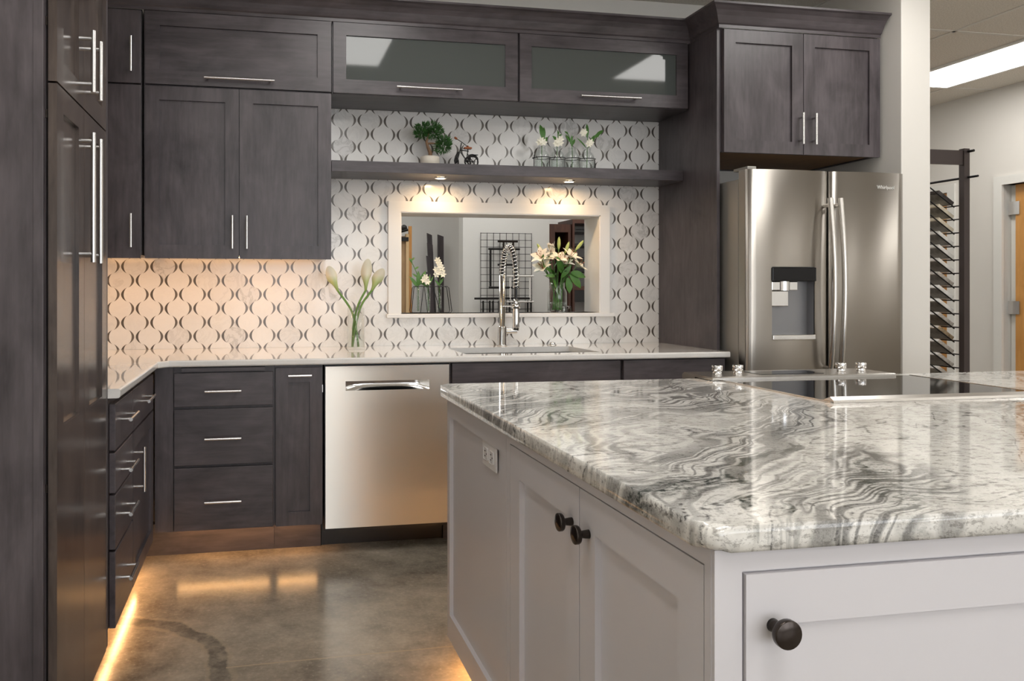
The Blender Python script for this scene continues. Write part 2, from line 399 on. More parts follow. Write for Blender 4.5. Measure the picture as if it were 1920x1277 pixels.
    def lathe(s, prof, c=(0, 0, 0), n=28, m=None, axis='z', smooth=True):
        k = s.mi(m); rings = []
        for r, h in prof:
            rg = []
            for j in range(n):
                a = 2*PI*j/n; x, y = r*math.cos(a), r*math.sin(a)
                q = (x, y, h) if axis == 'z' else ((x, h, y) if axis == 'y' else (h, x, y))
                rg.append(s.v(c[0]+q[0], c[1]+q[1], c[2]+q[2]))
            rings.append(rg)
        for a, b in zip(rings, rings[1:]):
            for j in range(n):
                try:
                    fc = s.bm.faces.new((a[j], a[(j+1) % n], b[(j+1) % n], b[j])); fc.smooth = smooth; fc.material_index = k
                except ValueError: pass
        return s
    def prism(s, pts, ax, a0, a1, m=None, bev=0.0, seg=3):
        """polygon (2D) extruded along axis ax ('x','y','z')"""
        b = s if not bev else MB(s.T, s.at)
        def mk(p, a): return b.v(*{'x': (a, p[0], p[1]), 'y': (p[0], a, p[1]), 'z': (p[0], p[1], a)}[ax])
        A = [mk(p, a0) for p in pts]; B = [mk(p, a1) for p in pts]; n = len(pts)
        mm = m if b is s else None
        b.f(A[::-1], mm); b.f(B, mm)
        for i in range(n): b.f([A[i], A[(i+1) % n], B[(i+1) % n], B[i]], mm)
        if bev:
            es = [e for e in b.bm.edges if (e.verts[0] in A and e.verts[1] in A) or (e.verts[0] in B and e.verts[1] in B)]
            bmesh.ops.bevel(b.bm, geom=es, offset=bev, segments=seg, affect='EDGES', profile=0.5)
            s.merge(b, m)
        return s
    def leaf(s, base, d, length, width, curl=0.25, m=None, up=(0, 0, 1), n=5, fold=0.15):
        d = Vector(d).normalized(); u = Vector(up)
        sd = d.cross(u)
        sd = sd.normalized() if sd.length > 1e-4 else d.orthogonal().normalized()
        nn = sd.cross(d).normalized(); prev = None; k = s.mi(m); b0 = Vector(base)
        for i in range(n+1):
            t = i/n; w = width*math.sin(PI*min(0.98, 0.06+t*0.93))**0.8*0.5
            if i == n: w = width*0.02
            c = b0+d*length*t-nn*(curl*length*t*t)
            cur = [s.v(*(c-sd*w+nn*fold*w)), s.v(*c), s.v(*(c+sd*w+nn*fold*w))]
            if prev:
                for a in (0, 1):
                    fc = s.bm.faces.new((prev[a], prev[a+1], cur[a+1], cur[a])); fc.smooth = True; fc.material_index = k
            prev = cur
    def build(s, name, mat, parent=None, origin=None, smooth=False):
        bm = s.bm
        bmesh.ops.recalc_face_normals(bm, faces=list(bm.faces))
        me = bpy.data.meshes.new(name)
        if origin is None:
            xs = [v.co for v in bm.verts]
            lo = [min(v[i] for v in xs) for i in range(3)]; hi = [max(v[i] for v in xs) for i in range(3)]
            origin = ((lo[0]+hi[0])/2, (lo[1]+hi[1])/2, lo[2])
        o3 = Vector(origin)
        for v in bm.verts: v.co -= o3
        if smooth:
            for fc in bm.faces: fc.smooth = True
        bm.to_mesh(me); bm.free()
        if s.mats:
            for m in s.mats: me.materials.append(M[m] if isinstance(m, str) else m)
        else: me.materials.append(M[mat] if isinstance(mat, str) else mat)
        ob = bpy.data.objects.new(name, me); COL.objects.link(ob)
        WLOC[ob] = o3
        if parent is not None:
            ob.parent = parent; ob.location = o3-WLOC[parent]
        else: ob.location = o3
        return ob
def tag(o, label, cat, group=None, kind=None):
    o['label'] = label; o['category'] = cat
    if group: o['group'] = group
    if kind: o['kind'] = kind
    return o
def thing(name, label, cat, loc, group=None):
    o = bpy.data.objects.new(name, None); COL.objects.link(o); o.location = loc; o.empty_display_size = 0.1
    WLOC[o] = Vector(loc); return tag(o, label, cat, group)
def struct(name, mb, mat, parent=None, origin=None):
    o = mb.build(name, mat, parent, origin)
    if parent is None: o['kind'] = 'structure'
    return o
def sempty(name, loc):
    o = bpy.data.objects.new(name, None); COL.objects.link(o); o.location = loc; WLOC[o] = Vector(loc); o['kind'] = 'structure'; return o
def copy_tree(o, parent=None):
    c = o.copy(); COL.objects.link(c); c.parent = parent
    if parent is not None: c.matrix_parent_inverse = o.matrix_parent_inverse.copy()
    for ch in o.children: copy_tree(ch, c)
    return c

def pull(parent, T, a, b, y, out=0.032, r=0.0062, name='handle', inset=0.022, mat='nickel'):
    """bar pull from a to b (local x,z pairs) on the face at local depth y"""
    mb = MB(T); ax, az = a; bx, bz = b
    L = math.hypot(bx-ax, bz-az); ux, uz = (bx-ax)/L, (bz-az)/L
    mb.cyl((ax, y-out, az), (bx, y-out, bz), r, 14)
    for q in (inset, L-inset):
        mb.cyl((ax+ux*q, y, az+uz*q), (ax+ux*q, y-out, az+uz*q), r*0.85, 12)
    return mb.build(name, mat, parent)

# ------------------------------------------------------------------ room shell
XL, XR, YF, YB = -3.44, 3.86, -9.0, 5.2
struct('floor', MB().box(XL-0.2, XR+0.2, YF, YB, -0.1, 0.0), 'polished_concrete', origin=(0, 0, 0))
struct('ceiling', MB().box(XL-0.2, XR+0.2, YF, YB, CEIL, CEIL+0.1), 'ceiling_tile', origin=(0, 0, 0))
struct('wall_left', MB().box(XL-0.15, XL, YF, YB, 0, CEIL), 'wall_paint')
# back wall with the pass-through opening, ends at the pillar
WX0, WX1, WZ0, WZ1 = -1.578, -0.387, 1.093, 1.664
struct('wall_back', MB().ring(XL, 1.155, 0, CEIL, WX0, WX1, WZ0, WZ1, 0.0, 0.175), 'wall_paint')
struct('wall_stub', MB().box(0.977, 1.155, -0.735, -0.001, 0, CEIL, 0.004), 'wall_paint')
# right wall with two doors
d1y0, d1y1, d2y0, d2y1 = 1.76, 2.62, 0.28, 1.235
wr = MB()
for a, b, z0 in ((YF, d2y0, 0), (d2y0, d2y1, 2.115), (d2y1, d1y0, 0), (d1y0, d1y1, 2.115), (d1y1, YB, 0)):
    wr.box(XR, XR+0.15, a, b, z0, CEIL)
struct('wall_right', wr, 'wall_paint')
struct('wall_far', MB().box(XL, XR, 3.4, 3.52, 0, CEIL), 'grey_wall_paint')
struct('wall_partition', MB().box(-0.618, 0.172, 2.2, 2.34, 0, CEIL), 'grey_wall_paint')
# rear of the showroom: storefront piers and glazing bars
wf = MB()
for x0, x1 in ((XL, -2.9), (-0.55, -0.2), (1.9, 2.25), (3.5, XR)): wf.box(x0, x1, -8.95, -8.8, 0, CEIL)
wf.box(XL, XR, -8.95, -8.8, 2.6, CEIL); wf.box(XL, XR, -8.95, -8.8, 0, 0.45)
struct('wall_front', wf, 'wall_paint')
# ceiling grid
g = MB()
gx = 2.1986
for i in range(-9, 3):
    x = gx+0.61*i
    if XL < x < XR: g.box(x-0.012, x+0.012, YF, 3.4, CEIL-0.004, CEIL+0.001)
for j in range(-7, 3):
    y = 0.12+1.22*j
    g.box(XL, XR, y-0.012, y+0.012, CEIL-0.004, CEIL+0.001)
struct('trim_1', g, 'wall_paint')
# troffers
def troffer(x0, y0, label, w=0.60, l=1.21):
    t = thing('ceiling_light', label, 'ceiling light', (x0+w/2, y0+l/2, CEIL), 'fluorescent ceiling troffers')
    MB().ring(x0, x0+w, y0, y0+l, x0+0.035, x0+w-0.035, y0+0.035, y0+l-0.035, 0, 0.012)
    mb = MB(lambda x, y, z: (x, z, y))
    mb.ring(x0, x0+w, y0, y0+l, x0+0.032, x0+w-0.032, y0+0.032, y0+l-0.032, CEIL-0.014, CEIL-0.002)
    mb.build('frame', 'white_paint', t)
    MB().box(x0+0.032, x0+w-0.032, y0+0.032, y0+l-0.032, CEIL-0.010, CEIL-0.003).build('diffuser', 'troffer_light', t)
    return t
troffer(2.80, 0.13, 'bright rectangular fluorescent ceiling light beyond the white pillar')
troffer(-2.03, -2.27, 'ceiling light mirrored in the glass cabinet door beside the wooden one')
troffer(0.43, -2.27, 'ceiling light mirrored in the glass cabinet door by the fridge')
for i, x in enumerate((-2.03, 0.43, 2.80)):
    for j, y in enumerate((-4.9, -7.4)):
        troffer(x, y, 'ceiling light over the showroom behind the viewer, row %d place %d' % (j+1, i+1))
troffer(-2.75, -3.75, 'added unseen narrow light over the aisle, brightening the island side', 0.33)  # extra unseen fixture, added to lift the island's left face
troffer(2.80, -2.5, 'ceiling light over the aisle right of the island')
troffer(-2.2, 1.0, 'added unseen light over the barn door sample, brightening the room behind the pass-through')  # unseen fixture added to brighten the room beyond the opening
troffer(-0.75, 0.7, 'added unseen light facing the wire grid, brightening the room behind the pass-through')  # another added fixture, out of view, brightening the partition wall
troffer(1.0, 2.0, 'ceiling light above the brown display cabinet behind the pass-through')

# ------------------------------------------------------------------ backsplash, window, sill
bs = MB()
yb, yf = -0.0005, -0.012
bs.ring(XL+0.001, -0.006, 0.9142, 2.2275, WX0, WX1, WZ0, WZ1, yf, yb)
o = bs.build('backsplash', 'lantern_tile', origin=(0, 0, 0))
tag(o, 'white marble lantern tile backsplash with grey crescent outlines around the pass-through', 'backsplash')
w1 = sempty('window_1', ((WX0+WX1)/2, 0, WZ0))
mb = MB()
mb.ring(-1.646, -0.329, 1.093, 1.7235, WX0+0.001, WX1-0.001, WZ0+0.0005, WZ1-0.001, -0.034, yf-0.0005, 0.002)
mb.build('window_frame', 'white_paint', w1)
mb = MB()
mb.box(WX0, WX0+0.006, -0.03, 0.18, WZ0+0.002, WZ1); mb.box(WX1-0.006, WX1, -0.03, 0.18, WZ0+0.002, WZ1); mb.box(WX0, WX1, -0.03, 0.18, WZ1-0.006, WZ1)
mb.build('window_jamb', 'white_paint', w1)
MB().prism([(-1.655, -0.046), (-0.305, -0.046), (-0.305, yf-0.001), (WX1-0.001, yf-0.001), (WX1-0.001, 0.19), (WX0+0.001, 0.19), (WX0+0.001, yf-0.001), (-1.655, yf-0.001)],
           'z', 1.0715, 1.093, bev=0.003).build('window_sill', 'white_paint', w1)
SILL = 1.093

# ------------------------------------------------------------------ upper cabinets
YU = -0.35
def upper(name, label, cat, x0, x1, z0, z1, loc=None, body_mat='espresso_z'):
    t = thing(name, label, cat, ((x0+x1)/2, -0.17, z0))
    return t
# corner cabinet
t = upper('upper_cabinet', 'narrow dark corner wall cabinet in the angle beside the tall pantry', 'cabinet', -3.43, -2.913, 1.383, 2.592)
MB().box(XL+0.003, -2.914, -0.324, -0.0125, 1.398, 2.598).build('body', 'espresso_z', t)
for z0, z1, h0, h1 in ((2.2325, 2.588, 2.281, 2.451), (1.383, 2.2245, 1.434, 1.597)):
    d = MB().box(-3.25, -2.917, -0.345, -0.325, z0, z1, 0.002).build('door', 'espresso_z', t)
    pull(d, FR, (-2.958, h0), (-2.958, h1), -0.345)
# tall two-door
t = upper('upper_cabinet', 'dark two-door wall cabinet above the warm lit tile', 'cabinet', -2.9, -1.99, 1.383, 2.226)
MB().box(-2.905, -1.9935, -0.329, -0.0125, 1.398, 2.226).build('body', 'espresso_z', t)
for x0, x1, hx in ((-2.897, -2.4505, -2.4813), (-2.4475, -1.9926, -2.4114)):
    d = MB().shaker(x0, x1, 1.383, 2.2225, YU, rail=0.0665).build('door', 'espresso_z', t)
    pull(d, FR, (hx, 1.431), (hx, 1.595), YU)
# lift-up above
t = upper('upper_cabinet', 'dark wooden lift-up cabinet above the two-door wall cabinet', 'cabinet', -2.9, -1.99, 2.23, 2.597)
MB().box(-2.905, -1.9935, -0.329, -0.0125, 2.2275, 2.598).build('body', 'espresso_z', t)
d = MB().shaker(-2.897, -1.9926, 2.2325, 2.588, YU, rail=0.069).build('door', 'espresso_x', t)
pull(d, FR, (-2.6165, 2.2675), (-2.2755, 2.2675), YU)
# two glass fronted
for x0, x1, ha, hb, lb in ((-1.982, -1.004, -1.660, -1.315, 'glass-fronted lift-up cabinet beside the wooden lift-up door'),
                           (-0.992, -0.019, -0.660, -0.315, 'glass-fronted lift-up cabinet next to the fridge side panel')):
    t = upper('upper_cabinet', lb, 'cabinet', x0, x1, 2.228, 2.597)
    mb = MB()
    mb.box(x0-0.006, x1+0.006 if x1 < -0.5 else -0.008, -0.328, -0.0125, 2.2285, 2.262); mb.box(x0-0.006, x1+0.006 if x1 < -0.5 else -0.008, -0.328, -0.0125, 2.57, 2.598)
    mb.box(x0-0.006, x0+0.012, -0.328, -0.0125, 2.262, 2.57); mb.box(x1-0.012, x1+0.006, -0.328, -0.0125, 2.262, 2.57); mb.box(x0, x1, -0.02, -0.0125, 2.262, 2.57)
    mb.build('body', 'espresso_x', t)
    d = MB().ring(x0, x1, 2.2305, 2.588, x0+0.066, x1-0.068, 2.300, 2.524, YU, YU+0.02, 0.0015).build('door', 'espresso_x', t)
    MB().box(x0+0.064, x1-0.066, YU+0.009, YU+0.013, 2.298, 2.526).build('pane', 'frosted_pane', d)['label'] = 'smoked glass pane'
    pull(d, FR, (ha, 2.2675), (hb, 2.2675), YU)

# fridge side panel and bridge cabinet
o = MB().box(-0.005, 0.0125, -0.60, -0.001, 0.0, 2.597, 0.001).build('end_panel', 'espresso_z')
tag(o, 'tall dark wooden side panel between the tile and the fridge', 'panel')
t = thing('upper_cabinet', 'dark two-door cabinet above the steel fridge', 'cabinet', (0.49, -0.3, 1.945))
mb = MB()
mb.box(0.0135, 0.032, -0.596, -0.001, 1.95, 2.597); mb.box(0.937, 0.9565, -0.596, -0.001, 1.95, 2.597)
mb.box(0.032, 0.937, -0.596, -0.001, 2.57, 2.597); mb.box(0.032, 0.937, -0.02, -0.001, 1.95, 2.57)
mb.build('body', 'espresso_z', t)
MB().box(0.032, 0.937, -0.594, -0.021, 1.956, 1.972).build('bottom_panel', 'raw_plywood', t)['label'] = 'unfinished plywood underside'
for x0, x1, hx in ((0.024, 0.486, 0.463), (0.4895, 0.954, 0.540)):
    d = MB().shaker(x0, x1, 1.945, 2.585, -0.62, rail=0.066).build('door', 'espresso_z', t)
    pull(d, FR, (hx, 1.995), (hx, 2.16), -0.62)

# crown moulding (swept cove profile)
prof = [(0.0, 2.5900), (0.0, 2.606), (0.008, 2.612), (0.016, 2.626), (0.026, 2.646), (0.042, 2.668), (0.062, 2.684), (0.074, 2.690), (0.074, 2.700), (-0.002, 2.700), (-0.002, 2.5900)]
mb = MB(); k = []
for o_, z in prof:
    k.append([mb.v(XL+0.002, -0.352-o_, z), mb.v(-0.007-o_, -0.352-o_, z), mb.v(-0.007-o_, -0.6225-o_, z), mb.v(0.9555, -0.6225-o_, z)])
n = len(prof)
for i in range(n):
    for j in range(3): mb.f([k[i][j], k[i][j+1], k[(i+1) % n][j+1], k[(i+1) % n][j]])
mb.f([k[i][3] for i in range(n)]); mb.f([k[i][0] for i in range(n)][::-1])
o = mb.build('crown_molding', 'espresso_x'); tag(o, 'dark cove crown moulding running along the tops of the wall cabinets', 'moulding')

# floating shelf with two pucks
o = MB().box(-1.9845, -0.0065, -0.281, yf-0.0005, 1.841, 1.8985, 0.0015).build('shelf', 'espresso_x')
tag(o, 'thick dark floating shelf across the tile above the pass-through', 'shelf')
SH = 1.8985
for x, lb in ((-1.3801, 'small round puck light under the shelf below the bonsai'), (-0.6391, 'small round puck light under the shelf below the flower bottles')):
    t = thing('puck_light', lb, 'light', (x, -0.168, 1.84), 'puck lights under the shelf')
    MB().lathe([(0.034, 0.0), (0.034, -0.006), (0.027, -0.008), (0.027, 0.0)], (x, -0.168, 1.8405)).build('trim_ring', 'nickel', t)
    MB().lathe([(0.0001, -0.0050), (0.0265, -0.0050), (0.0265, -0.001), (0.0001, -0.001)], (x, -0.168, 1.8405)).build('lens', 'puck_warm', t)
# LED strips
def led(label, T, x0, x1, y, z, back=False, mat='led_warm'):     # back: the dimmer strips of the back run
    t = thing('led_strip', label, 'light', T((x0+x1)/2, y, z), 'warm led strip lights')
    if back: MB(T).box(x0, x1, y-0.008, y+0.008, z, z+0.004).build('housing', 'white_paint', t); MB(T).box(x0+0.005, x1-0.005, y-0.006, y+0.006, z-0.003, z-0.0002).build('diffuser', 'led_soft', t)
    else:
        MB(T).box(x0, x1, y-0.008, y+0.008, z, z+0.004).build('housing', 'white_paint', t)
        MB(T).box(x0+0.005, x1-0.005, y-0.006, y+0.006, z-0.003, z-0.0002).build('diffuser', mat, t)
led('warm led strip under the two-door wall cabinet', FR, -2.88, -2.02, -0.27, 1.3935, mat='led_tile')
led('warm led strip under the narrow corner wall cabinet', FR, -3.38, -2.93, -0.27, 1.3935, mat='led_tile')

# ------------------------------------------------------------------ base cabinets, back run
YD = -0.682; CT = 0.914; CB = 0.884
def slab_drawer(parent, T, x0, x1, z0, z1, y, mat='espresso_x', name='drawer'):
    return MB(T).box(x0, x1, y, y+0.02, z0, z1, 0.002).build(name, mat, parent)
t = thing('base_cabinet', 'dark base cabinet with a stack of three drawers beneath a pull-out board', 'cabinet', (-2.5, -0.35, 0))
MB().box(-2.79, -2.281, YD+0.021, -0.015, 0.146, CB-0.0015).build('body', 'espresso_z', t)
MB().box(-2.8075, -2.729, YD+0.004, YD+0.0205, 0.146, CB-0.0015).build('corner_stile', 'espresso_z', t)
MB().box(-2.875, -2.281, -0.545, -0.53, 0.0, 0.1455).build('toe_kick', 'espresso_x', t)
for z0, z1, hz in ((0.7045, 0.8555, 0.7745), (0.4405, 0.6925, 0.5615), (0.1465, 0.4285, 0.2785)):
    d = slab_drawer(t, FR, -2.7253, -2.2884, z0, z1, YD)
    pull(d, FR, (-2.5905, hz), (-2.4300, hz), YD)
MB().box(-2.6925, -2.3245, YD-0.008, YD+0.03, 0.8615, 0.8785, 0.001).build('pull_out_board', 'espresso_x', t)
t = thing('base_cabinet', 'slim dark pull-out base cabinet beside the dishwasher', 'cabinet', (-2.17, -0.35, 0))
MB().box(-2.280, -2.0605, YD+0.021, -0.015, 0.146, CB-0.0015).build('body', 'espresso_z', t)
MB().box(-2.280, -2.0605, -0.545, -0.53, 0.0, 0.1455).build('toe_kick', 'espresso_x', t)
d = MB().shaker(-2.2764, -2.0655, 0.146, 0.8715, YD, rail=0.056, rt=0.067, rb=0.063).build('door', 'espresso_z', t)
pull(d, FR, (-2.2205, 0.8365), (-2.1145, 0.8365), YD, inset=0.018)
MB().box(-2.064, -2.0606, YD+0.006, YD+0.03, 0.755, 0.79).build('hinge', 'nickel', t)
# dishwasher
t = thing('dishwasher', 'stainless steel dishwasher with a pocket handle', 'dishwasher', (-1.756, -0.35, 0))
MB().box(-2.052, -1.459, YD+0.03, -0.02, 0.10, CB-0.002).build('body', 'black_plastic', t)
mb = MB()
mb.ring(-2.0495, -1.4617, 0.1235, 0.8745, -1.956, -1.558, 0.7605, 0.804, YD-0.004, YD+0.026, 0.002)
d = mb.build('door', 'steel', t)
mb = MB(); ns = 14; rows = []
for i in range(ns+1):
    u = i/ns; x = -1.9565+0.399*u
    dep = 0.024*(1-abs(2*u-1)**4)
    rows.append([mb.v(x, YD-0.003+dep*s_, z) for s_, z in ((0.9, 0.8045), (1.0, 0.793), (0.9, 0.780), (0.55, 0.768), (0.02, 0.7600))])
for a, b in zip(rows, rows[1:]):
    for j in range(4):
        fc = mb.f([a[j], a[j+1], b[j+1], b[j]]); fc.smooth = True
mb.build('pocket_handle', 'chrome', d)
MB().box(-2.056, -1.459, -0.53, -0.515, 0.0, 0.121).build('kick_plate', 'black_plastic', t)
# sink base + end base
t = thing('base_cabinet', 'dark sink base cabinet front behind the island corner', 'cabinet', (-1.01, -0.35, 0))
mb = MB(); mb.box(-1.4565, -1.437, YD+0.021, -0.015, 0.146, CB-0.0015); mb.box(-0.594, -0.5765, YD+0.021, -0.015, 0.146, CB-0.0015); mb.box(-1.437, -0.594, YD+0.021, YD+0.04, 0.146, CB-0.0015)
mb.build('body', 'espresso_x', t)
slab_drawer(t, FR, -1.446, -0.5845, 0.705, 0.878, YD, name='false_front')
for x0, x1 in ((-1.446, -1.017), (-1.013, -0.5845)): MB().shaker(x0, x1, 0.146, 0.693, YD, rail=0.062).build('door', 'espresso_z', t)
MB().box(-1.4565, -0.5765, -0.545, -0.53, 0.0, 0.1455).build('toe_kick', 'espresso_x', t)
t = thing('base_cabinet', 'dark base cabinet front between the sink cabinet and the fridge', 'cabinet', (-0.28, -0.35, 0))
MB().box(-0.5755, -0.0065, YD+0.021, -0.015, 0.146, CB-0.0015).build('body', 'espresso_x', t)
slab_drawer(t, FR, -0.567, -0.012, 0.705, 0.878, YD)
MB().shaker(-0.567, -0.012, 0.146, 0.693, YD, rail=0.062).build('door', 'espresso_z', t)
MB().box(-0.5755, -0.0065, -0.545, -0.53, 0.0, 0.1455).build('toe_kick', 'espresso_x', t)

# left run (faces +X): local x = world Y, local depth y = -world X
YX = 2.805
t = thing('base_cabinet', 'dark drawer base cabinet in the left run next to the tall pantry', 'cabinet', (-3.1, -1.46, 0))
MB(FL).box(-1.640, -1.2855, YX+0.021, 3.43, 0.14, CB-0.0015).build('body', 'espresso_z', t)
MB(FL).box(-1.640, -1.2855, YX+0.135, YX+0.15, 0.0, 0.1395).build('toe_kick', 'espresso_y', t)
for z0, z1, hz in ((0.711, 0.862, 0.797), (0.5735, 0.7025, 0.628), (0.391, 0.566, 0.480), (0.137, 0.383, 0.2655)):
    d = slab_drawer(t, FL, -1.628, -1.2875, z0, z1, YX, 'espresso_y')
    pull(d, FL, (-1.548, hz), (-1.392, hz), YX, out=0.035, inset=0.02)
t = thing('base_cabinet', 'dark base cabinet in the left run with one door below a drawer, at the corner', 'cabinet', (-3.1, -1.0, 0))
MB(FL).box(-1.2845, -0.70, YX+0.021, 3.43, 0.14, CB-0.0015).build('body', 'espresso_z', t)
MB(FL).box(-1.2845, -0.552, YX+0.135, YX+0.15, 0.0, 0.1395).build('toe_kick', 'espresso_y', t)
d = slab_drawer(t, FL, -1.2825, -0.752, 0.711, 0.862, YX, 'espresso_y')
pull(d, FL, (-1.13, 0.797), (-0.955, 0.797), YX, out=0.035, inset=0.02)
d = MB(FL).shaker(-1.2825, -0.752, 0.137, 0.7025, YX, rail=0.06).build('door', 'espresso_z', t)
pull(d, FL, (-1.2455, 0.478), (-1.2455, 0.645), YX, out=0.035, inset=0.02)
led('warm led strip under the drawer base in the left run', FL, -1.60, -1.30, 2.885, 0.130)
led('warm led strip under the corner base in the left run', FL, -1.27, -0.72, 2.885, 0.130)
led('warm led strip under the three-drawer base cabinet', FR, -2.72, -2.30, -0.60, 0.1415, True)
led('warm led strip under the slim pull-out base cabinet', FR, -2.27, -2.08, -0.60, 0.1415, True)

# countertop (L, with sink cut-out)
SX0, SX1, SY0, SY1 = -1.355, -0.655, -0.60, -0.205
mb = MB(); V_ = {}
def gv(x, y, z):
    kx = (round(x, 4), round(y, 4), z)
    if kx not in V_: V_[kx] = mb.v(x, y, z)
    return V_[kx]
xc = [XL+0.002, -2.785, -2.745, SX0, SX1, -0.0065, 0.006]; yc = [-1.655, -0.745, -0.70, -0.604, SY0, SY1, -0.0125]
def occ(i, j):
    if not (0 <= i < 6 and 0 <= j < 6): return False
    x, y = (xc[i]+xc[i+1])/2, (yc[j]+yc[j+1])/2
    if x > -0.0065: return -0.70 < y < -0.604
    if SX0 < x < SX1 and SY0 < y < SY1: return False
    return y > -0.70 or x < -2.785
for i in range(6):
    for j in range(6):
        q = [(xc[i], yc[j]), (xc[i+1], yc[j]), (xc[i+1], yc[j+1]), (xc[i], yc[j+1])]
        if (i, j) == (1, 1):
            q = [q[0], q[2], q[3]]
            mb.f([gv(*p, CT) for p in q]); mb.f([gv(*p, CB) for p in q][::-1])
            mb.f([gv(*q[0], CB), gv(*q[1], CB), gv(*q[1], CT), gv(*q[0], CT)]); continue
        if not occ(i, j): continue
        mb.f([gv(*p, CT) for p in q]); mb.f([gv(*p, CB) for p in q][::-1])
        for (di, dj), e0, e1 in (((0, -1), 0, 1), ((1, 0), 1, 2), ((0, 1), 2, 3), ((-1, 0), 3, 0)):
            if occ(i+di, j+dj) or (i+di, j+dj) == (1, 1): continue
            mb.f([gv(*q[e0], CB), gv(*q[e1], CB), gv(*q[e1], CT), gv(*q[e0], CT)])
bmesh.ops.recalc_face_normals(mb.bm, faces=list(mb.bm.faces))
es = [e for e in mb.bm.edges if len(e.link_faces) == 2 and e.calc_face_angle(0) > 0.5 and all(abs(v.co.z-CT) < 1e-4 or abs(v.co.z-CB) < 1e-4 for v in e.verts)
      and abs(e.verts[0].co.z-e.verts[1].co.z) < 1e-5
      and (all(abs(v.co.y+0.70) < 1e-3 for v in e.verts) or all(abs(v.co.x+2.785) < 1e-3 for v in e.verts)
           or sorted((round(v.co.x, 3) for v in e.verts)) == [-2.785, -2.745] and e.verts[0].co.y < -0.5)]
bmesh.ops.bevel(mb.bm, geom=es, offset=0.008, segments=3, affect='EDGES', profile=0.5)
o = mb.build('countertop', 'quartz', origin=(0, 0, 0)); tag(o, 'white speckled quartz countertop running into the corner along the tile', 'countertop')
# sink
t = thing('sink', 'undermount stainless steel sink set in the white countertop', 'sink', (-1.005, -0.4, 0.7))
mb = MB(lambda x, y, z: (x, z, y))
mb.ring(SX0-0.02, SX1+0.02, SY0-0.02, SY1+0.02, SX0+0.004, SX1-0.004, SY0+0.004, SY1-0.004, CB-0.006, CB-0.001)
mb.T = FR
b2 = MB(); b2.box(SX0+0.004, SX1-0.004, SY0+0.004, SY1-0.004, 0.69, CB-0.002)
bmesh.ops.delete(b2.bm, geom=[f for f in b2.bm.faces if f.calc_center_median().z > CB-0.01], context='FACES')
mb.merge(b2); mb.build('basin', 'sink_steel', t)
MB().lathe([(0.0001, 0.002), (0.04, 0.002), (0.045, 0.0), (0.0001, 0.0)], (-1.0, -0.40, 0.6905)).build('drain', 'chrome', t)
o = MB().lathe([(0.0001, 0.016), (0.016, 0.016), (0.018, 0.012), (0.018, 0.006), (0.024, 0.004), (0.024, 0.0), (0.0001, 0.0)], (-0.7115, -0.10, CT)).build('air_switch', 'chrome')
tag(o, 'small round chrome button on the countertop behind the sink', 'button')
# faucet
t = thing('faucet', 'tall chrome pull-down faucet with a spring neck behind the sink', 'faucet', (-1.009, -0.10, CT))
FX, FY = -1.009, -0.10
mb = MB(); mb.lathe([(0.0001, 0), (0.029, 0), (0.029, 0.006), (0.026, 0.010), (0.026, 0.105), (0.022, 0.11), (0.0175, 0.112), (0.0175, 0.395), (0.0001, 0.397)], (FX, FY, CT), 28)
mb.build('column', 'chrome', t)
arch = []
for i in range(29):
    a = PI*i/28; s_ = i/28
    arch.append((FX+0.012*s_, FY-0.10+0.10*math.cos(a), 1.31+0.155*math.sin(a)))
hose = [(FX, FY, 1.30)]+arch+[(FX+0.012, FY-0.2, 1.235), (FX+0.012, FY-0.2, 1.16)]
MB().tube(hose, 0.0085, 12).build('hose', 'black_plastic', t)
pts = []; turns = 26; path = [Vector(p) for p in hose[:-1]]
cum = [0.0]
for a, b in zip(path, path[1:]): cum.append(cum[-1]+(b-a).length)
def along(d):
    for i in range(len(cum)-1):
        if d <= cum[i+1]:
            u = (d-cum[i])/max(1e-9, cum[i+1]-cum[i]); return path[i].lerp(path[i+1], u), (path[i+1]-path[i]).normalized()
    return path[-1], (path[-1]-path[-2]).normalized()
for i in range(turns*12+1):
    p, tg = along(cum[-1]*i/(turns*12)); X_ = Vector((1, 0, 0)); B_ = tg.cross(X_).normalized(); X_ = B_.cross(tg)
    a = 2*PI*i/12; pts.append(tuple(p+(X_*math.cos(a)+B_*math.sin(a))*0.0145))
MB().tube(pts, 0.0038, 6).build('spring', 'chrome', t)
mb = MB(); mb.lathe([(0.0001, 0.0), (0.017, 0.0), (0.019, 0.02), (0.019, 0.10), (0.013, 0.13), (0.012, 0.17), (0.0001, 0.17)], (FX+0.012, FY-0.2, 1.01), 20)
mb.build('spray_head', 'chrome', t)
mb = MB(); mb.cyl((FX, FY, 1.14), (FX+0.012, FY-0.2, 1.14), 0.0055, 10); mb.lathe([(0.017, -0.012), (0.023, -0.012), (0.023, 0.012), (0.017, 0.012)], (FX+0.012, FY-0.2, 1.14), 18)
mb.build('docking_arm', 'chrome', t)
mb = MB(); mb.cyl((FX, FY, 0.995), (FX+0.085, FY, 0.995), 0.014, 16); mb.cyl((FX+0.076, FY, 0.995), (FX+0.076, FY-0.005, 1.085), 0.005, 12)
mb.build('lever', 'chrome', t)

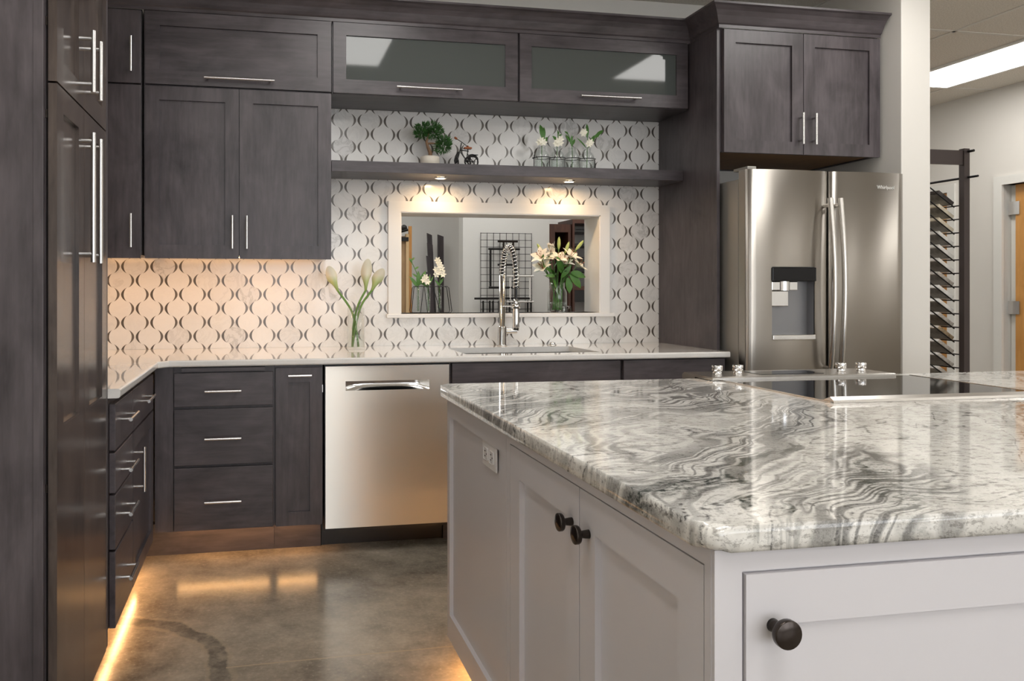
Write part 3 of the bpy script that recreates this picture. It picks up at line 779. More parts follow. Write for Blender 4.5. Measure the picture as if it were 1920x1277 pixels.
# ------------------------------------------------------------------ tall pantry at the left
PX = 2.82
t = thing('pantry_cabinet', 'tall dark pantry cabinet with four long-handled doors filling the picture edge', 'cabinet', (-3.13, -2.0, 0))
MB().box(XL+0.003, -2.845, -2.285, -1.664, 0.10, 2.90).build('body', 'espresso_z', t)
MB().box(XL+0.003, -2.905, -2.27, -1.68, 0.0, 0.0995).build('toe_kick', 'espresso_y', t)
MB().box(-2.8445, -2.822, -1.697, -1.664, 0.10, 2.90).build('stile', 'espresso_z', t)
mb = MB(); mb.box(XL+0.003, -2.8685, -2.300, -2.286, 0.0, 2.90); mb.box(-2.868, -2.8455, -2.304, -2.286, 0.0, 2.90, 0.001)
mb.build('side_panel', 'espresso_z', t)
for y0, y1, hy in ((-2.283, -2.0005, -2.058), (-1.9975, -1.699, -1.965)):
    d = MB(FL).shaker(y0, y1, 1.7285, 2.88, PX, rail=0.060).build('door', 'espresso_gloss', t)
    pull(d, FL, (hy, 1.760), (hy, 1.925), PX, out=0.036, r=0.0068)
    mb = MB(FL)
    mb.ring(y0, y1, 0.10, 1.7235, y0+0.060, y1-0.060, 0.90, 1.6635, PX, PX+0.02, 0.0015)
    mb.ring(y0+0.055, y1-0.055, 0.155, 0.905, y0+0.060, y1-0.060, 0.168, 0.842, PX+0.0003, PX+0.02)
    mb.box(y0+0.058, y1-0.058, PX+0.009, PX+0.018, 0.16, 1.67)
    d = mb.build('door', 'espresso_gloss', t)
    pull(d, FL, (hy, 1.305), (hy, 1.652), PX, out=0.036, r=0.0068)
for z in (1.64, 1.86, 0.75): MB().box(-2.8455, -2.841, -2.2865, -2.284, z, z+0.02).build('hinge', 'bronze', t)

# ------------------------------------------------------------------ fridge
FY0 = -0.80
t = thing('refrigerator', 'stainless steel french-door refrigerator with an ice dispenser', 'refrigerator', (0.49, -0.45, 0))
MB().box(0.040, 0.944, -0.715, -0.04, 0.03, 1.79, 0.004).build('body', 'fridge_side', t)
def fdoor(x0, x1, z0, z1, cut=None):
    """french door with a gently bowed face; cut = dispenser opening"""
    mb = MB(); n = 18
    xs = sorted(set([x0+(x1-x0)*i/n for i in range(n+1)]+([cut[0], cut[1]] if cut else [])))
    zs = sorted(set([z0, z1]+([cut[2], cut[3]] if cut else [])))
    def fy(x):
        u = 2*(x-x0)/(x1-x0)-1
        return FY0+0.002+0.014*u*u+0.010*max(0, abs(u)-0.94)/0.06
    F = {}
    for i, x in enumerate(xs):
        for j, z in enumerate(zs): F[i, j] = mb.v(x, fy(x), z)
    for i in range(len(xs)-1):
        for j in range(len(zs)-1):
            if cut and cut[0]-1e-6 <= xs[i] and xs[i+1] <= cut[1]+1e-6 and abs(zs[j]-cut[2]) < 1e-6: continue
            fc = mb.f([F[i, j], F[i+1, j], F[i+1, j+1], F[i, j+1]]); fc.smooth = True
    yb_ = -0.724
    bt = [mb.v(x, yb_, z0) for x in xs]; tp = [mb.v(x, yb_, z1) for x in xs]; J = len(zs)-1
    for i in range(len(xs)-1):
        mb.f([bt[i], bt[i+1], F[i+1, 0], F[i, 0]]); mb.f([F[i, J], F[i+1, J], tp[i+1], tp[i]])
    mb.f([bt[0]]+[F[0, j] for j in range(J+1)]+[tp[0]]); N = len(xs)-1
    mb.f([bt[N], tp[N]]+[F[N, j] for j in range(J, -1, -1)])
    mb.f(tp+bt[::-1])
    return mb
DX0, DX1, DZ0, DZ1 = 0.172, 0.414, 0.985, 1.345
dl = fdoor(0.037, 0.5045, 0.70, 1.832, (DX0, DX1, DZ0, DZ1)).build('door', 'fridge_steel', t)
dr = fdoor(0.5085, 0.947, 0.70, 1.832).build('door', 'fridge_steel', t)
fz = fdoor(0.037, 0.947, 0.06, 0.692).build('freezer_drawer', 'fridge_steel', t)
MB().cyl((0.10, FY0-0.045, 0.61), (0.88, FY0-0.045, 0.61), 0.013, 16).cyl((0.14, FY0, 0.61), (0.14, FY0-0.045, 0.61), 0.009, 12).cyl((0.84, FY0, 0.61), (0.84, FY0-0.045, 0.61), 0.009, 12).build('handle', 'handle_steel', fz)
for dd, x in ((dl, 0.474), (dr, 0.532)):
    mb = MB(); pts = []
    for i in range(21):
        u = i/20; pts.append((x, FY0-0.030-0.030*math.sin(PI*u), 0.80+0.89*u))
    mb.tube(pts, 0.0135, 14)
    for z in (0.835, 1.655): mb.cyl((x, FY0+0.012, z), (x, FY0-0.036, z), 0.010, 12)
    mb.build('handle', 'handle_steel', dd)
# dispenser
mb = MB(); mb.box(DX0+0.001, DX1-0.001, FY0+0.058, FY0+0.062, DZ0, DZ1)
mb.box(DX0, DX0+0.002, FY0+0.010, FY0+0.06, DZ0, DZ1); mb.box(DX1-0.002, DX1, FY0+0.012, FY0+0.06, DZ0, DZ1); mb.box(DX0, DX1, FY0+0.011, FY0+0.06, DZ1-0.002, DZ1)
dsp = mb.build('dispenser_recess', 'grey_dispenser', dl)
MB().box(DX0-0.002, DX1+0.003, FY0-0.004, FY0+0.030, 1.272, 1.341, 0.003).build('control_panel', 'black_gloss', dl)
MB().cyl((DX0+0.078, FY0+0.03, 1.225), (DX0+0.078, FY0+0.03, 1.271), 0.034, 20).box(DX0+0.006, DX0+0.15, FY0+0.012, FY0+0.055, 1.226, 1.270, 0.003).build('chute', 'chrome', dl)
MB().box(DX0+0.010, DX0+0.108, FY0+0.024, FY0+0.034, 1.145, 1.224, 0.004).build('paddle', 'chrome', dl)
MB().box(DX0+0.001, DX1-0.001, FY0-0.004, FY0+0.058, DZ0-0.008, DZ0+0.018, 0.003).build('drip_tray', 'chrome', dl)
mb = MB(); mb.box(0.05, 0.10, -0.775, -0.66, 1.8325, 1.848, 0.003); mb.build('hinge_cover', 'fridge_side', t)
cv = bpy.data.curves.new('logo', 'FONT'); cv.body = 'Whirlpool'; cv.size = 0.026; cv.extrude = 0.0008; cv.align_x = 'CENTER'
tmp = bpy.data.objects.new('logo_tmp', cv); COL.objects.link(tmp)
me = bpy.data.meshes.new_from_object(tmp.evaluated_get(bpy.context.evaluated_depsgraph_get())); bpy.data.objects.remove(tmp)
lo = bpy.data.objects.new('logo', me); COL.objects.link(lo); me.materials.clear(); me.materials.append(M['white_paint'])
lo.parent = dr; lo.location = Vector((0.825, FY0+0.0036, 1.748))-WLOC[dr]; lo.rotation_euler = (PI/2, 0, 0.057)

# ------------------------------------------------------------------ island
IX, IYF = -1.755, -3.285
def rounded(pts_r):
    out = []
    n = len(pts_r)
    for i, (x, y, r) in enumerate(pts_r):
        if r <= 0: out.append((x, y)); continue
        p = Vector((x, y)); a = Vector(pts_r[i-1][:2]); b = Vector(pts_r[(i+1) % n][:2])
        da, db = (a-p).normalized(), (b-p).normalized()
        for kk in range(7):
            u = kk/6; q = (p+da*r*(1-u))*(1-u)+(p+db*r*u)*u
            out.append((q.x, q.y))
    return out
gp = rounded([(IX, IYF, 0.035), (1.30, IYF, 0.03), (1.30, -1.715, 0.02), (0.012, -1.715, 0), (0.012, -2.338, 0), (-0.774, -2.338, 0), (-0.774, -1.715, 0), (IX, -1.715, 0.03)])
mb = MB(); b = MB(); n = len(gp)
A = [b.v(x, y, 0.878) for x, y in gp]; B = [b.v(x, y, CT) for x, y in gp]
b.f(A[::-1]); b.f(B); sides = []
for i in range(n): sides.append(b.f([A[i], A[(i+1) % n], B[(i+1) % n], B[i]]))
def inner(v): return -0.80 < v.co.x < 0.03 and v.co.y > -2.35
es = [e for e in b.bm.edges if abs(e.verts[0].co.z-e.verts[1].co.z) < 1e-5 and not (inner(e.verts[0]) and inner(e.verts[1]))]
bmesh.ops.bevel(b.bm, geom=es, offset=0.0135, segments=4, affect='EDGES', profile=0.5)
for fc in b.bm.faces: fc.smooth = abs(fc.normal.z) < 0.99
mb.merge(b)
o = mb.build('countertop', 'viscount_granite', origin=(0, 0, 0)); tag(o, 'white granite island countertop with wavy black veins', 'countertop')
# end section with recessed panel
CX = -1.735
isl = thing('island_base', 'light grey painted island base with panelled doors and dark round knobs', 'kitchen island', (-0.24, -2.5, 0))
t = isl
MB(FI).box(1.758, 3.262, CX+0.021, -0.80, 0.085, 0.877).box(2.362, 3.2625, -0.80, 1.27, 0.085, 0.877).build('body', 'island_paint', t)
MB(FI).box(1.83, 3.20, CX+0.085, -0.85, 0.0, 0.0845).build('toe_kick', 'island_paint', t)
MB(FI).shaker(1.757, 2.374, 0.085, 0.877, CX, rail=0.030, rt=0.062, rb=0.080, th=0.0205, rec=0.013).build('side_panel', 'island_paint', t)
t = thing('outlet', 'white double socket outlet on the island end panel', 'outlet', (CX+0.009, -2.214, 0.745))
MB(FI).box(2.152, 2.277, CX+0.0035, CX+0.0088, 0.745, 0.815, 0.002).build('plate', 'outlet_white', t)
mb = MB(FI)
for yy in (2.188, 2.241): mb.box(yy-0.017, yy+0.017, CX+0.0015, CX+0.0034, 0.763, 0.797, 0.003)
soc = mb.build('sockets', 'outlet_white', t)
mb = MB(FI)
for yy in (2.188, 2.241):
    for q in (-0.007, 0.007): mb.box(yy-0.008, yy+0.001, CX+0.0008, CX+0.0016, 0.780+q-0.0012, 0.780+q+0.0012)
    mb.cyl((yy+0.009, CX+0.0016, 0.780), (yy+0.009, CX+0.0008, 0.780), 0.0025, 10)
mb.build('slots', 'slot_dark', soc)
def knob(parent, T, x, z, y, sc=1.0):
    mb = MB(T)
    pr = [(0.0001, 0.0), (0.0085, 0.0), (0.0080, -0.006), (0.0070, -0.014), (0.0085, -0.018), (0.0160, -0.020), (0.0178, -0.023), (0.0178, -0.0290), (0.0176, -0.0296), (0.0168, -0.0304), (0.0164, -0.0305), (0.0130, -0.0318), (0.0070, -0.0328), (0.0001, -0.0332)]
    mb.lathe([(r*sc, h*sc) for r, h in pr], (x, y, z), 26, axis='y')
    return mb.build('knob', 'bronze', parent)
t = isl
mb = MB(FI); mb.box(2.3750, 3.2625, CX, CX+0.02, 0.8505, 0.877); mb.box(3.2465, 3.2625, CX, CX+0.02, 0.085, 0.8505); mb.box(2.3750, 2.402, CX, CX+0.02, 0.085, 0.8505)
mb.build('face_frame', 'island_paint', t)
for x0, x1, kx in ((2.4045, 2.8215, 2.787), (2.8245, 3.2445, 2.866)):
    d = MB(FI).shaker(x0, x1, 0.10, 0.848, CX, rail=0.068, rt=0.072, rb=0.072, rec=0.013).build('door', 'island_paint', t)
    knob(d, FI, kx, 0.772, CX)
YI = -3.27
mb = MB(); mb.box(-1.7345, 1.27, YI, YI+0.0072, 0.846, 0.877); mb.box(-1.7345, -1.693, YI, YI+0.0072, 0.085, 0.846)
mb.box(-1.692, -0.80, YI+0.0065, YI+0.0074, 0.085, 0.846); mb.build('face_frame', 'island_paint', t)
for x0, x1, kx in ((-1.6895, -0.86, -1.649), (-0.857, -0.03, -0.08)):
    d = MB().shaker(x0, x1, 0.10, 0.8425, YI-0.004, rail=0.0755, rt=0.0715, rb=0.075, th=0.0101, rec=0.006).build('door', 'island_paint', t)
    knob(d, FR, kx, 0.771, YI-0.004, 1.12)
MB().box(-1.65, 1.20, YI+0.085, YI+0.10, 0.0, 0.0845).build('toe_kick', 'island_paint', t)
led('warm led strip under the island end section', FI, 1.82, 2.35, CX+0.055, 0.078)
led('warm led strip under the island end facing the dishwasher', lambda x, y, z: (-x, -y, z), 0.85, 1.66, 1.81, 0.078)
led('warm led strip under the two-door side of the island', FI, 2.41, 3.15, CX+0.055, 0.078)

# slide-in range
t = thing('range', 'slide-in stainless steel range with black glass cooktop set in the island', 'range', (-0.38, -2.0, 0))
MB().box(-0.768, 0.006, -2.325, -1.70, 0.09, 0.905).build('body', 'black_plastic', t)
GZ = 0.9165
MB().box(-0.766, 0.004, -2.290, -1.795, 0.906, GZ, 0.001).build('glass_top', 'black_gloss', t)
for x in (-0.7725, 0.0045): MB().box(x, x+0.006, -2.33, -1.79, 0.906, GZ+0.0015).build('side_trim', 'handle_steel', t)
mb = MB(); mb.prism([(-2.337, 0.9145), (-2.285, 0.9165), (-2.292, 0.9175), (-2.322, 0.930), (-2.334, 0.922)][::-1], 'x', -0.768, 0.008)
mb.build('rear_trim', 'handle_steel', t)
mb = MB(); mb.prism([(-1.81, 0.9155), (-1.81, 0.924), (-1.80, 0.9265), (-1.63, 0.9265), (-1.615, 0.918), (-1.615, 0.892), (-1.70, 0.892), (-1.70, 0.9155)], 'x', -0.803, -0.070)
cp = mb.build('control_panel', 'handle_steel', t)
MB().box(-0.585, -0.330, -1.765, -1.665, 0.9266, 0.9278, 0.0004).build('display', 'black_gloss', cp)
for x in (-0.722, -0.640, -0.215, -0.130):
    MB().lathe([(0.0001, 0.0), (0.0155, 0.0), (0.0155, 0.006), (0.012, 0.0075), (0.012, 0.010), (0.0185, 0.0115), (0.0185, 0.029), (0.0170, 0.031), (0.0001, 0.0313)], (x, -1.712, 0.9268), 24).build('knob', 'chrome', cp)
MB().box(-0.76, -0.10, -1.70, -1.685, 0.18, 0.88, 0.003).build('oven_door', 'steel', t)

# ------------------------------------------------------------------ plants and small things
def stem(mb, pts, r, m=None, n=8):
    P = [Vector(p) for p in pts]; out = []
    if len(P) < 3: out = P
    else:
        for i in range(len(P)-1):
            p0, p1, p2, p3 = P[max(i-1, 0)], P[i], P[i+1], P[min(i+2, len(P)-1)]
            for k_ in range(5):
                u = k_/5
                out.append(0.5*((2*p1)+(p2-p0)*u+(2*p0-5*p1+4*p2-p3)*u*u+(3*p1-p0-3*p2+p3)*u**3))
        out.append(P[-1])
    mb.tube([tuple(p) for p in out], r, n, m)
# calla lilies in a vase on the counter
VX, VY = -1.851, -0.225
t = thing('glass_vase', 'clear cylinder vase on the countertop holding calla lilies', 'vase', (VX, VY, CT))
mb = MB(); mb.lathe([(0.0001, 0.0), (0.046, 0.0), (0.048, 0.004), (0.045, 0.22), (0.0425, 0.22), (0.0445, 0.012), (0.0001, 0.012)], (VX, VY, CT+0.0005), 36)
mb.build('glass', 'clear_glass', t)
mb = MB(); mb.lathe([(0.0001, 0.013), (0.0440, 0.013), (0.0435, 0.074), (0.0001, 0.074)], (VX, VY, CT+0.0005), 36); mb.build('water', 'water', t)
def calla(pts, tip, lb):
    """stem points (base..neck) and the tip of the spathe"""
    c = thing('calla_lily', lb, 'flower', pts[0], 'calla lilies in the vase')
    mb = MB(); stem(mb, pts, 0.0058, n=10); mb.build('stem', 'stem_green', c)
    mb = MB(); p0 = Vector(pts[-1]); ax = (Vector(tip)-p0); L = ax.length; ax.normalize()
    u = ax.cross(Vector((0, 1, 0))).normalized(); v = -ax.cross(u).normalized()
    n, m_ = 20, 12; rows = []
    for i in range(m_+1):
        s_ = i/m_; row = []
        r = 0.0065+0.0175*s_**1.3
        for j in range(n+1):
            a = -PI*0.93+2*PI*0.93*j/n
            lip = math.cos(a)                      # +1 at the tall back
            h = L*s_*(0.66+0.34*lip)
            rr = r*(1+0.45*s_*s_*(0.5-0.5*lip))
            row.append(mb.v(*(p0+ax*h+(u*math.sin(a)+v*(-math.cos(a)))*rr+v*(-0.010*s_**3*max(0, lip)))))
        rows.append(row)
    for a_, b_ in zip(rows, rows[1:]):
        for j in range(n):
            fc = mb.f([a_[j], a_[j+1], b_[j+1], b_[j]])
            if fc: fc.smooth = True
    mb.build('spathe', M['calla'], c)
    mb = MB(); mb.cyl(tuple(p0+ax*0.02), tuple(p0+ax*L*0.55), 0.0045, 10, None, 0.003); mb.build('spadix', M['spadix'], c)
tt = NT('calla'); zg = tt.sep(tt.coord())[2]
tt.set(color=tt.ramp(zg, [(0.0, (0.20, 0.30, 0.06)), (0.05, (0.45, 0.52, 0.22)), (0.085, (0.74, 0.70, 0.56))]), rough=0.45); M['calla'] = tt.m
plain('spadix', (0.65, 0.45, 0.08), 0.6)
calla([(-1.838, -0.225, 0.929), (-1.850, -0.225, 1.02), (-1.875, -0.222, 1.12), (-1.945, -0.22, 1.222)], (-2.000, -0.22, 1.352), 'calla lily leaning left toward the lit tile')
calla([(-1.870, -0.222, 0.929), (-1.862, -0.22, 1.05), (-1.838, -0.22, 1.15), (-1.798, -0.215, 1.225)], (-1.790, -0.212, 1.392), 'tallest upright calla lily of the vase')
calla([(-1.872, -0.240, 0.929), (-1.852, -0.235, 1.05), (-1.822, -0.235, 1.15), (-1.768, -0.235, 1.225)], (-1.712, -0.235, 1.340), 'calla lily leaning right toward the pass-through')

# lilies in a mason jar on the sill
JX, JY = -0.6115, 0.075
t = thing('mason_jar', 'clear glass mason jar of lilies on the pass-through sill', 'jar', (JX, JY, SILL))
mb = MB(); mb.lathe([(0.0001, 0.001), (0.050, 0.001), (0.0575, 0.008), (0.0575, 0.115), (0.053, 0.132), (0.0435, 0.146), (0.0435, 0.152), (0.0455, 0.154), (0.0455, 0.160), (0.0435, 0.162), (0.0435, 0.178), (0.0415, 0.178), (0.0415, 0.146), (0.055, 0.115), (0.055, 0.012), (0.0001, 0.010)], (JX, JY, SILL), 36)
mb.build('glass', 'clear_glass', t)
MB().lathe([(0.0001, 0.012), (0.0545, 0.012), (0.0545, 0.062), (0.0001, 0.062)], (JX, JY, SILL), 36).build('water', 'water', t)
RL = random.Random(3)
heads = [(-0.742, 1.432, 'open'), (-0.725, 1.372, 'open'), (-0.672, 1.437, 'open'), (-0.615, 1.425, 'open'), (-0.575, 1.405, 'open'), (-0.541, 1.440, 'open'), (-0.645, 1.470, 'bud2'), (-0.713, 1.465, 'bud'),
         (-0.606, 1.500, 'bud'), (-0.552, 1.475, 'bud'), (-0.476, 1.490, 'bud'), (-0.470, 1.385, 'open')]
where = ['at the far left of the bunch', 'low on the left of the bunch', 'left of the middle', 'in the middle front', 'just right of the middle, lower', 'at the upper right, tilted', 'half open above the middle', 'closed green bud at upper left',
         'tall closed bud at the very top', 'slanting bud right of the tallest one', 'bud at the upper right edge', 'reaching over the right jamb']
tips = []
def lily(i, hx, hz, kind):
    hy = JY-0.03+RL.uniform(-0.05, 0.05)
    c = thing('lily', ('open white lily ' if kind == 'open' else 'white lily ' if kind == 'bud2' else 'lily ')+where[i]+' in the mason jar', 'flower', (JX, JY, SILL+0.02), 'lilies in the mason jar')
    bx = JX+RL.uniform(-0.03, 0.03); nx = JX+(hx-JX)*0.25+RL.uniform(-0.008, 0.008); nx = max(JX-0.034, min(JX+0.034, nx))
    base = (bx, JY+RL.uniform(-0.02, 0.02), SILL+0.016)
    neck = (nx, JY+RL.uniform(-0.012, 0.012), SILL+0.175)
    mid = (nx*0.45+hx*0.55, (JY+hy)/2, SILL+0.175+(hz-SILL-0.175)*0.55)
    out = Vector((hx-JX, -0.10 if kind == 'open' else 0.0, 0.16)).normalized()
    top = Vector((hx, hy, hz))
    mb = MB(); stem(mb, [base, neck, mid, tuple(top-out*0.03)], 0.0032, n=7)
    for q in range(4):
        f = RL.uniform(0.25, 0.95); p = Vector(neck).lerp(Vector(mid), f) if q % 2 else Vector(mid).lerp(top, f*0.7)
        mb.leaf(p, (RL.uniform(-1, 1)+(hx-JX)*4, RL.uniform(-0.8, 0.3), RL.uniform(-0.1, 0.8)), RL.uniform(0.05, 0.085), RL.uniform(0.012, 0.02), RL.uniform(0.1, 0.5))
    mb.build('stem', 'leaf_green', c)
    if kind == 'bud':
        mb = MB(); mb.tube([tuple(top-out*0.032+out*0.075*u_) for u_ in (0, 0.15, 0.4, 0.7, 0.9, 1.0)], [0.003, 0.0075, 0.0105, 0.009, 0.005, 0.001], 10)
        mb.build('bud', 'bud_green', c)
    else:
        mb = MB(); u = out.cross(Vector((0, 0, 1))).normalized(); v = u.cross(out)
        op = 0.85 if kind == 'open' else 0.28
        for q in range(6):
            a = 2*PI*q/6+RL.uniform(-0.15, 0.15); rad = u*math.cos(a)+v*math.sin(a)
            mb.leaf(top-out*0.03, out*(1.25-op*0.55)+rad*op, RL.uniform(0.064, 0.080), 0.033 if q % 2 else 0.042, 0.35*op, up=out*0.2-rad, n=6, fold=0.25)
        mb.build('petals', 'petal' if i % 3 else 'petal_pink', c)
        mb = MB()
        for q in range(5):
            a = 2*PI*q/5; d_ = (out+(u*math.cos(a)+v*math.sin(a))*0.3).normalized()
            mb.tube([tuple(top-out*0.03), tuple(top-out*0.03+d_*0.05)], 0.0009, 5); mb.tube([tuple(top-out*0.03+d_*0.048), tuple(top-out*0.03+d_*0.055)], 0.0022, 6)
        mb.build('stamens', 'leather', c)
for i, h in enumerate(heads): lily(i, *h)
t = thing('leafy_sprig', 'broad green leaves hanging over the right rim of the mason jar', 'leaves', (JX+0.02, JY, SILL+0.02))
mb = MB(); stem(mb, [(JX+0.02, JY, SILL+0.016), (JX+0.030, JY-0.005, SILL+0.18), (-0.545, JY-0.035, 1.32)], 0.003)
for x, z, dx, dz, L, w in ((-0.545, 1.32, 0.5, -0.6, 0.10, 0.05), (-0.54, 1.33, 1.0, -0.2, 0.09, 0.045), (-0.56, 1.30, 0.1, -1.0, 0.09, 0.045), (-0.60, 1.33, -0.2, 0.6, 0.10, 0.045), (-0.64, 1.31, -0.9, 0.1, 0.06, 0.025), (-0.60, 1.30, 0.3, 0.5, 0.09, 0.03), (-0.66, 1.33, -0.6, 0.5, 0.07, 0.022)):
    mb.leaf((x, JY-0.035, z), (dx, -0.35, dz), L, w, 0.3, up=(0, -1, 0.4))
mb.build('leaves', 'leaf_green', t)

# test tube vase on the sill
TY = 0.075
t = thing('test_tube_vase', 'black wire stand with three test tube vases on the pass-through sill', 'vase', (-1.38, TY, SILL))
mb = MB(); r = 0.0022
z0, z1 = SILL+0.003, 1.2475
for dy in (-0.025, 0.025):
    y = TY+dy
    stem_pts = [(-1.494, y, z0), (-1.498, y, z0+0.012), (-1.484, y, z1-0.008), (-1.474, y, z1), (-1.290, y, z1), (-1.280, y, z1-0.008), (-1.262, y, z0+0.012), (-1.268, y, z0), (-1.494, y, z0)]
    mb.tube(stem_pts, r, 6)
for xb, xt in ((-1.446, -1.428), (-1.405, -1.424), (-1.362, -1.372), (-1.330, -1.372)):
    mb.tube([(xb, TY-0.025, z0), (xt, TY-0.025, z1)], r*0.9, 6)
for x in (-1.464, -1.3955, -1.3296):
    for z in (z1,): mb.tube([(x-0.013, TY-0.025, z), (x-0.013, TY+0.025, z)], r, 6); mb.tube([(x+0.013, TY-0.025, z), (x+0.013, TY+0.025, z)], r, 6)
mb.build('wire_stand', 'black_iron', t)
for x in (-1.455, -1.3955, -1.3296):
    mb = MB(); mb.lathe([(0.0001, 0.0), (0.006, 0.001), (0.0105, 0.006), (0.012, 0.014), (0.012, 0.155), (0.0108, 0.155), (0.0108, 0.014), (0.0001, 0.004)], (x, TY, SILL+0.006), 16)
    tb = mb.build('test_tube', 'clear_glass', t)
    MB().lathe([(0.0001, 0.0045), (0.0105, 0.014), (0.0105, 0.09), (0.0001, 0.09)], (x, TY, SILL+0.006), 14).build('water', 'water', tb)
def sprig(name, label, x, pts, leaves, blooms, mat='leaf_green', y=TY, base=SILL+0.014, group=None, bl=0.013):
    c = thing(name, label, 'flower', (x, y, base), group)
    mb = MB(); stem(mb, [(x, y, base)]+pts, 0.0022, n=6)
    for p, d, L, w in leaves: mb.leaf(p, d, L, w, 0.25, up=(0, -1, 0.3))
    mb.build('stem', mat, c)
    if blooms:
        mb = MB()
        for (bx, by, bz) in blooms:
            for q in range(6):
                a = 2*PI*q/6
                mb.leaf((bx, by, bz), (math.cos(a), -0.55, math.sin(a)), bl*1.7, bl*0.95, 0.2, up=(0, -1, 0), n=4, fold=0.3)
        mb.build('petals', 'petal', c)
    return c
GS = 'sprigs in the test tubes'
sprig('green_sprig', 'trailing green sprig in the tube nearest the barn door sample', -1.455, [(-1.455, TY, 1.25), (-1.462, TY, 1.32), (-1.50, TY, 1.40)],
      [((-1.455, TY, 1.25), (0.45, -0.1, 0.9), 0.10, 0.026), ((-1.455, TY, 1.24), (-0.5, -0.2, 0.7), 0.08, 0.022), ((-1.456, TY, 1.26), (0.8, 0, 0.35), 0.07, 0.02), ((-1.46, TY, 1.30), (-0.7, 0, 0.6), 0.035, 0.012), ((-1.475, TY, 1.345), (0.8, 0, 0.6), 0.03, 0.012), ((-1.49, TY, 1.38), (-0.4, 0, 0.9), 0.035, 0.013), ((-1.497, TY, 1.395), (0.6, 0, 0.5), 0.03, 0.012), ((-1.455, TY, 1.25), (0.0, -0.3, 1), 0.085, 0.026)], [], group=GS)
sprig('white_flower', 'low white blossom in the middle test tube', -1.3955, [(-1.397, TY, 1.24), (-1.41, TY-0.01, 1.285)],
      [((-1.396, TY, 1.25), (0.2, 0, 1), 0.07, 0.012), ((-1.396, TY, 1.25), (0.5, 0, 0.9), 0.07, 0.010), ((-1.396, TY, 1.24), (-0.5, -0.1, 0.4), 0.05, 0.015)], [(-1.425, TY-0.012, 1.285), (-1.405, TY-0.015, 1.275), (-1.415, TY-0.01, 1.300)], group=GS)
sprig('white_flower', 'tall white stock flower spike in the tube nearest the faucet', -1.3296, [(-1.329, TY, 1.26), (-1.322, TY, 1.33), (-1.342, TY, 1.395)],
      [((-1.329, TY, 1.25), (-0.5, 0, 0.8), 0.045, 0.012), ((-1.328, TY, 1.26), (0.5, 0, 0.8), 0.045, 0.012)],
      [(-1.352, TY-0.01, 1.345), (-1.343, TY-0.012, 1.330), (-1.350, TY-0.01, 1.318), (-1.322, TY-0.01, 1.355), (-1.330, TY-0.01, 1.37), (-1.337, TY-0.008, 1.385), (-1.343, TY-0.006, 1.398), (-1.312, TY-0.01, 1.318), (-1.318, TY-0.008, 1.338)], group=GS)

# shelf: bonsai
BX, BY = -1.439, -0.16
t = thing('bonsai', 'small bonsai tree in a pale concrete pot on the floating shelf', 'plant', (BX, BY, SH))
MB().lathe([(0.0001, 0.0), (0.048, 0.0), (0.0525, 0.004), (0.0520, 0.050), (0.046, 0.054), (0.042, 0.050), (0.0001, 0.050)], (BX, BY, SH+0.0005), 30).build('pot', 'concrete_pot', t)
mb = MB(); mb.tube([(BX+0.002, BY, SH+0.045), (BX+0.003, BY, SH+0.075), (BX-0.010, BY, SH+0.105), (BX-0.018, BY, SH+0.135), (BX-0.008, BY, SH+0.165), (BX-0.006, BY, SH+0.19)], [0.013, 0.011, 0.009, 0.007, 0.005, 0.004], 10)
mb.tube([(BX-0.014, BY, SH+0.125), (BX+0.012, BY, SH+0.128), (BX+0.040, BY, SH+0.127), (BX+0.065, BY, SH+0.130)], [0.006, 0.005, 0.004, 0.003], 8)
mb.build('trunk', 'bark', t)
RB = random.Random(11); mb = MB()
for cx, cz, rx, rz, ry in ((BX-0.035, SH+0.205, 0.045, 0.028, 0.04), (BX+0.010, SH+0.215, 0.045, 0.025, 0.04), (BX+0.035, SH+0.195, 0.035, 0.025, 0.035), (BX-0.050, SH+0.180, 0.030, 0.02, 0.03), (BX+0.015, SH+0.180, 0.035, 0.02, 0.035),
                           (BX+0.078, SH+0.140, 0.035, 0.024, 0.035), (BX+0.068, SH+0.105, 0.038, 0.026, 0.035), (BX+0.085, SH+0.120, 0.032, 0.03, 0.03)):
    for i in range(190):
        a, b_ = RB.uniform(0, 2*PI), math.acos(RB.uniform(-1, 1)); q = RB.uniform(0.3, 1)**0.5
        d_ = Vector((math.sin(b_)*math.cos(a), math.sin(b_)*math.sin(a), math.cos(b_)))
        p = Vector((cx+d_.x*rx*q, BY+d_.y*ry*q, cz+d_.z*rz*q))
        mb.leaf(p, d_+Vector((0, -0.1, 0.45)), RB.uniform(0.014, 0.024), 0.0052, 0.1, up=(0.3, -1, 0.5), n=2)
mb.build('foliage', 'dark_leaf', t)
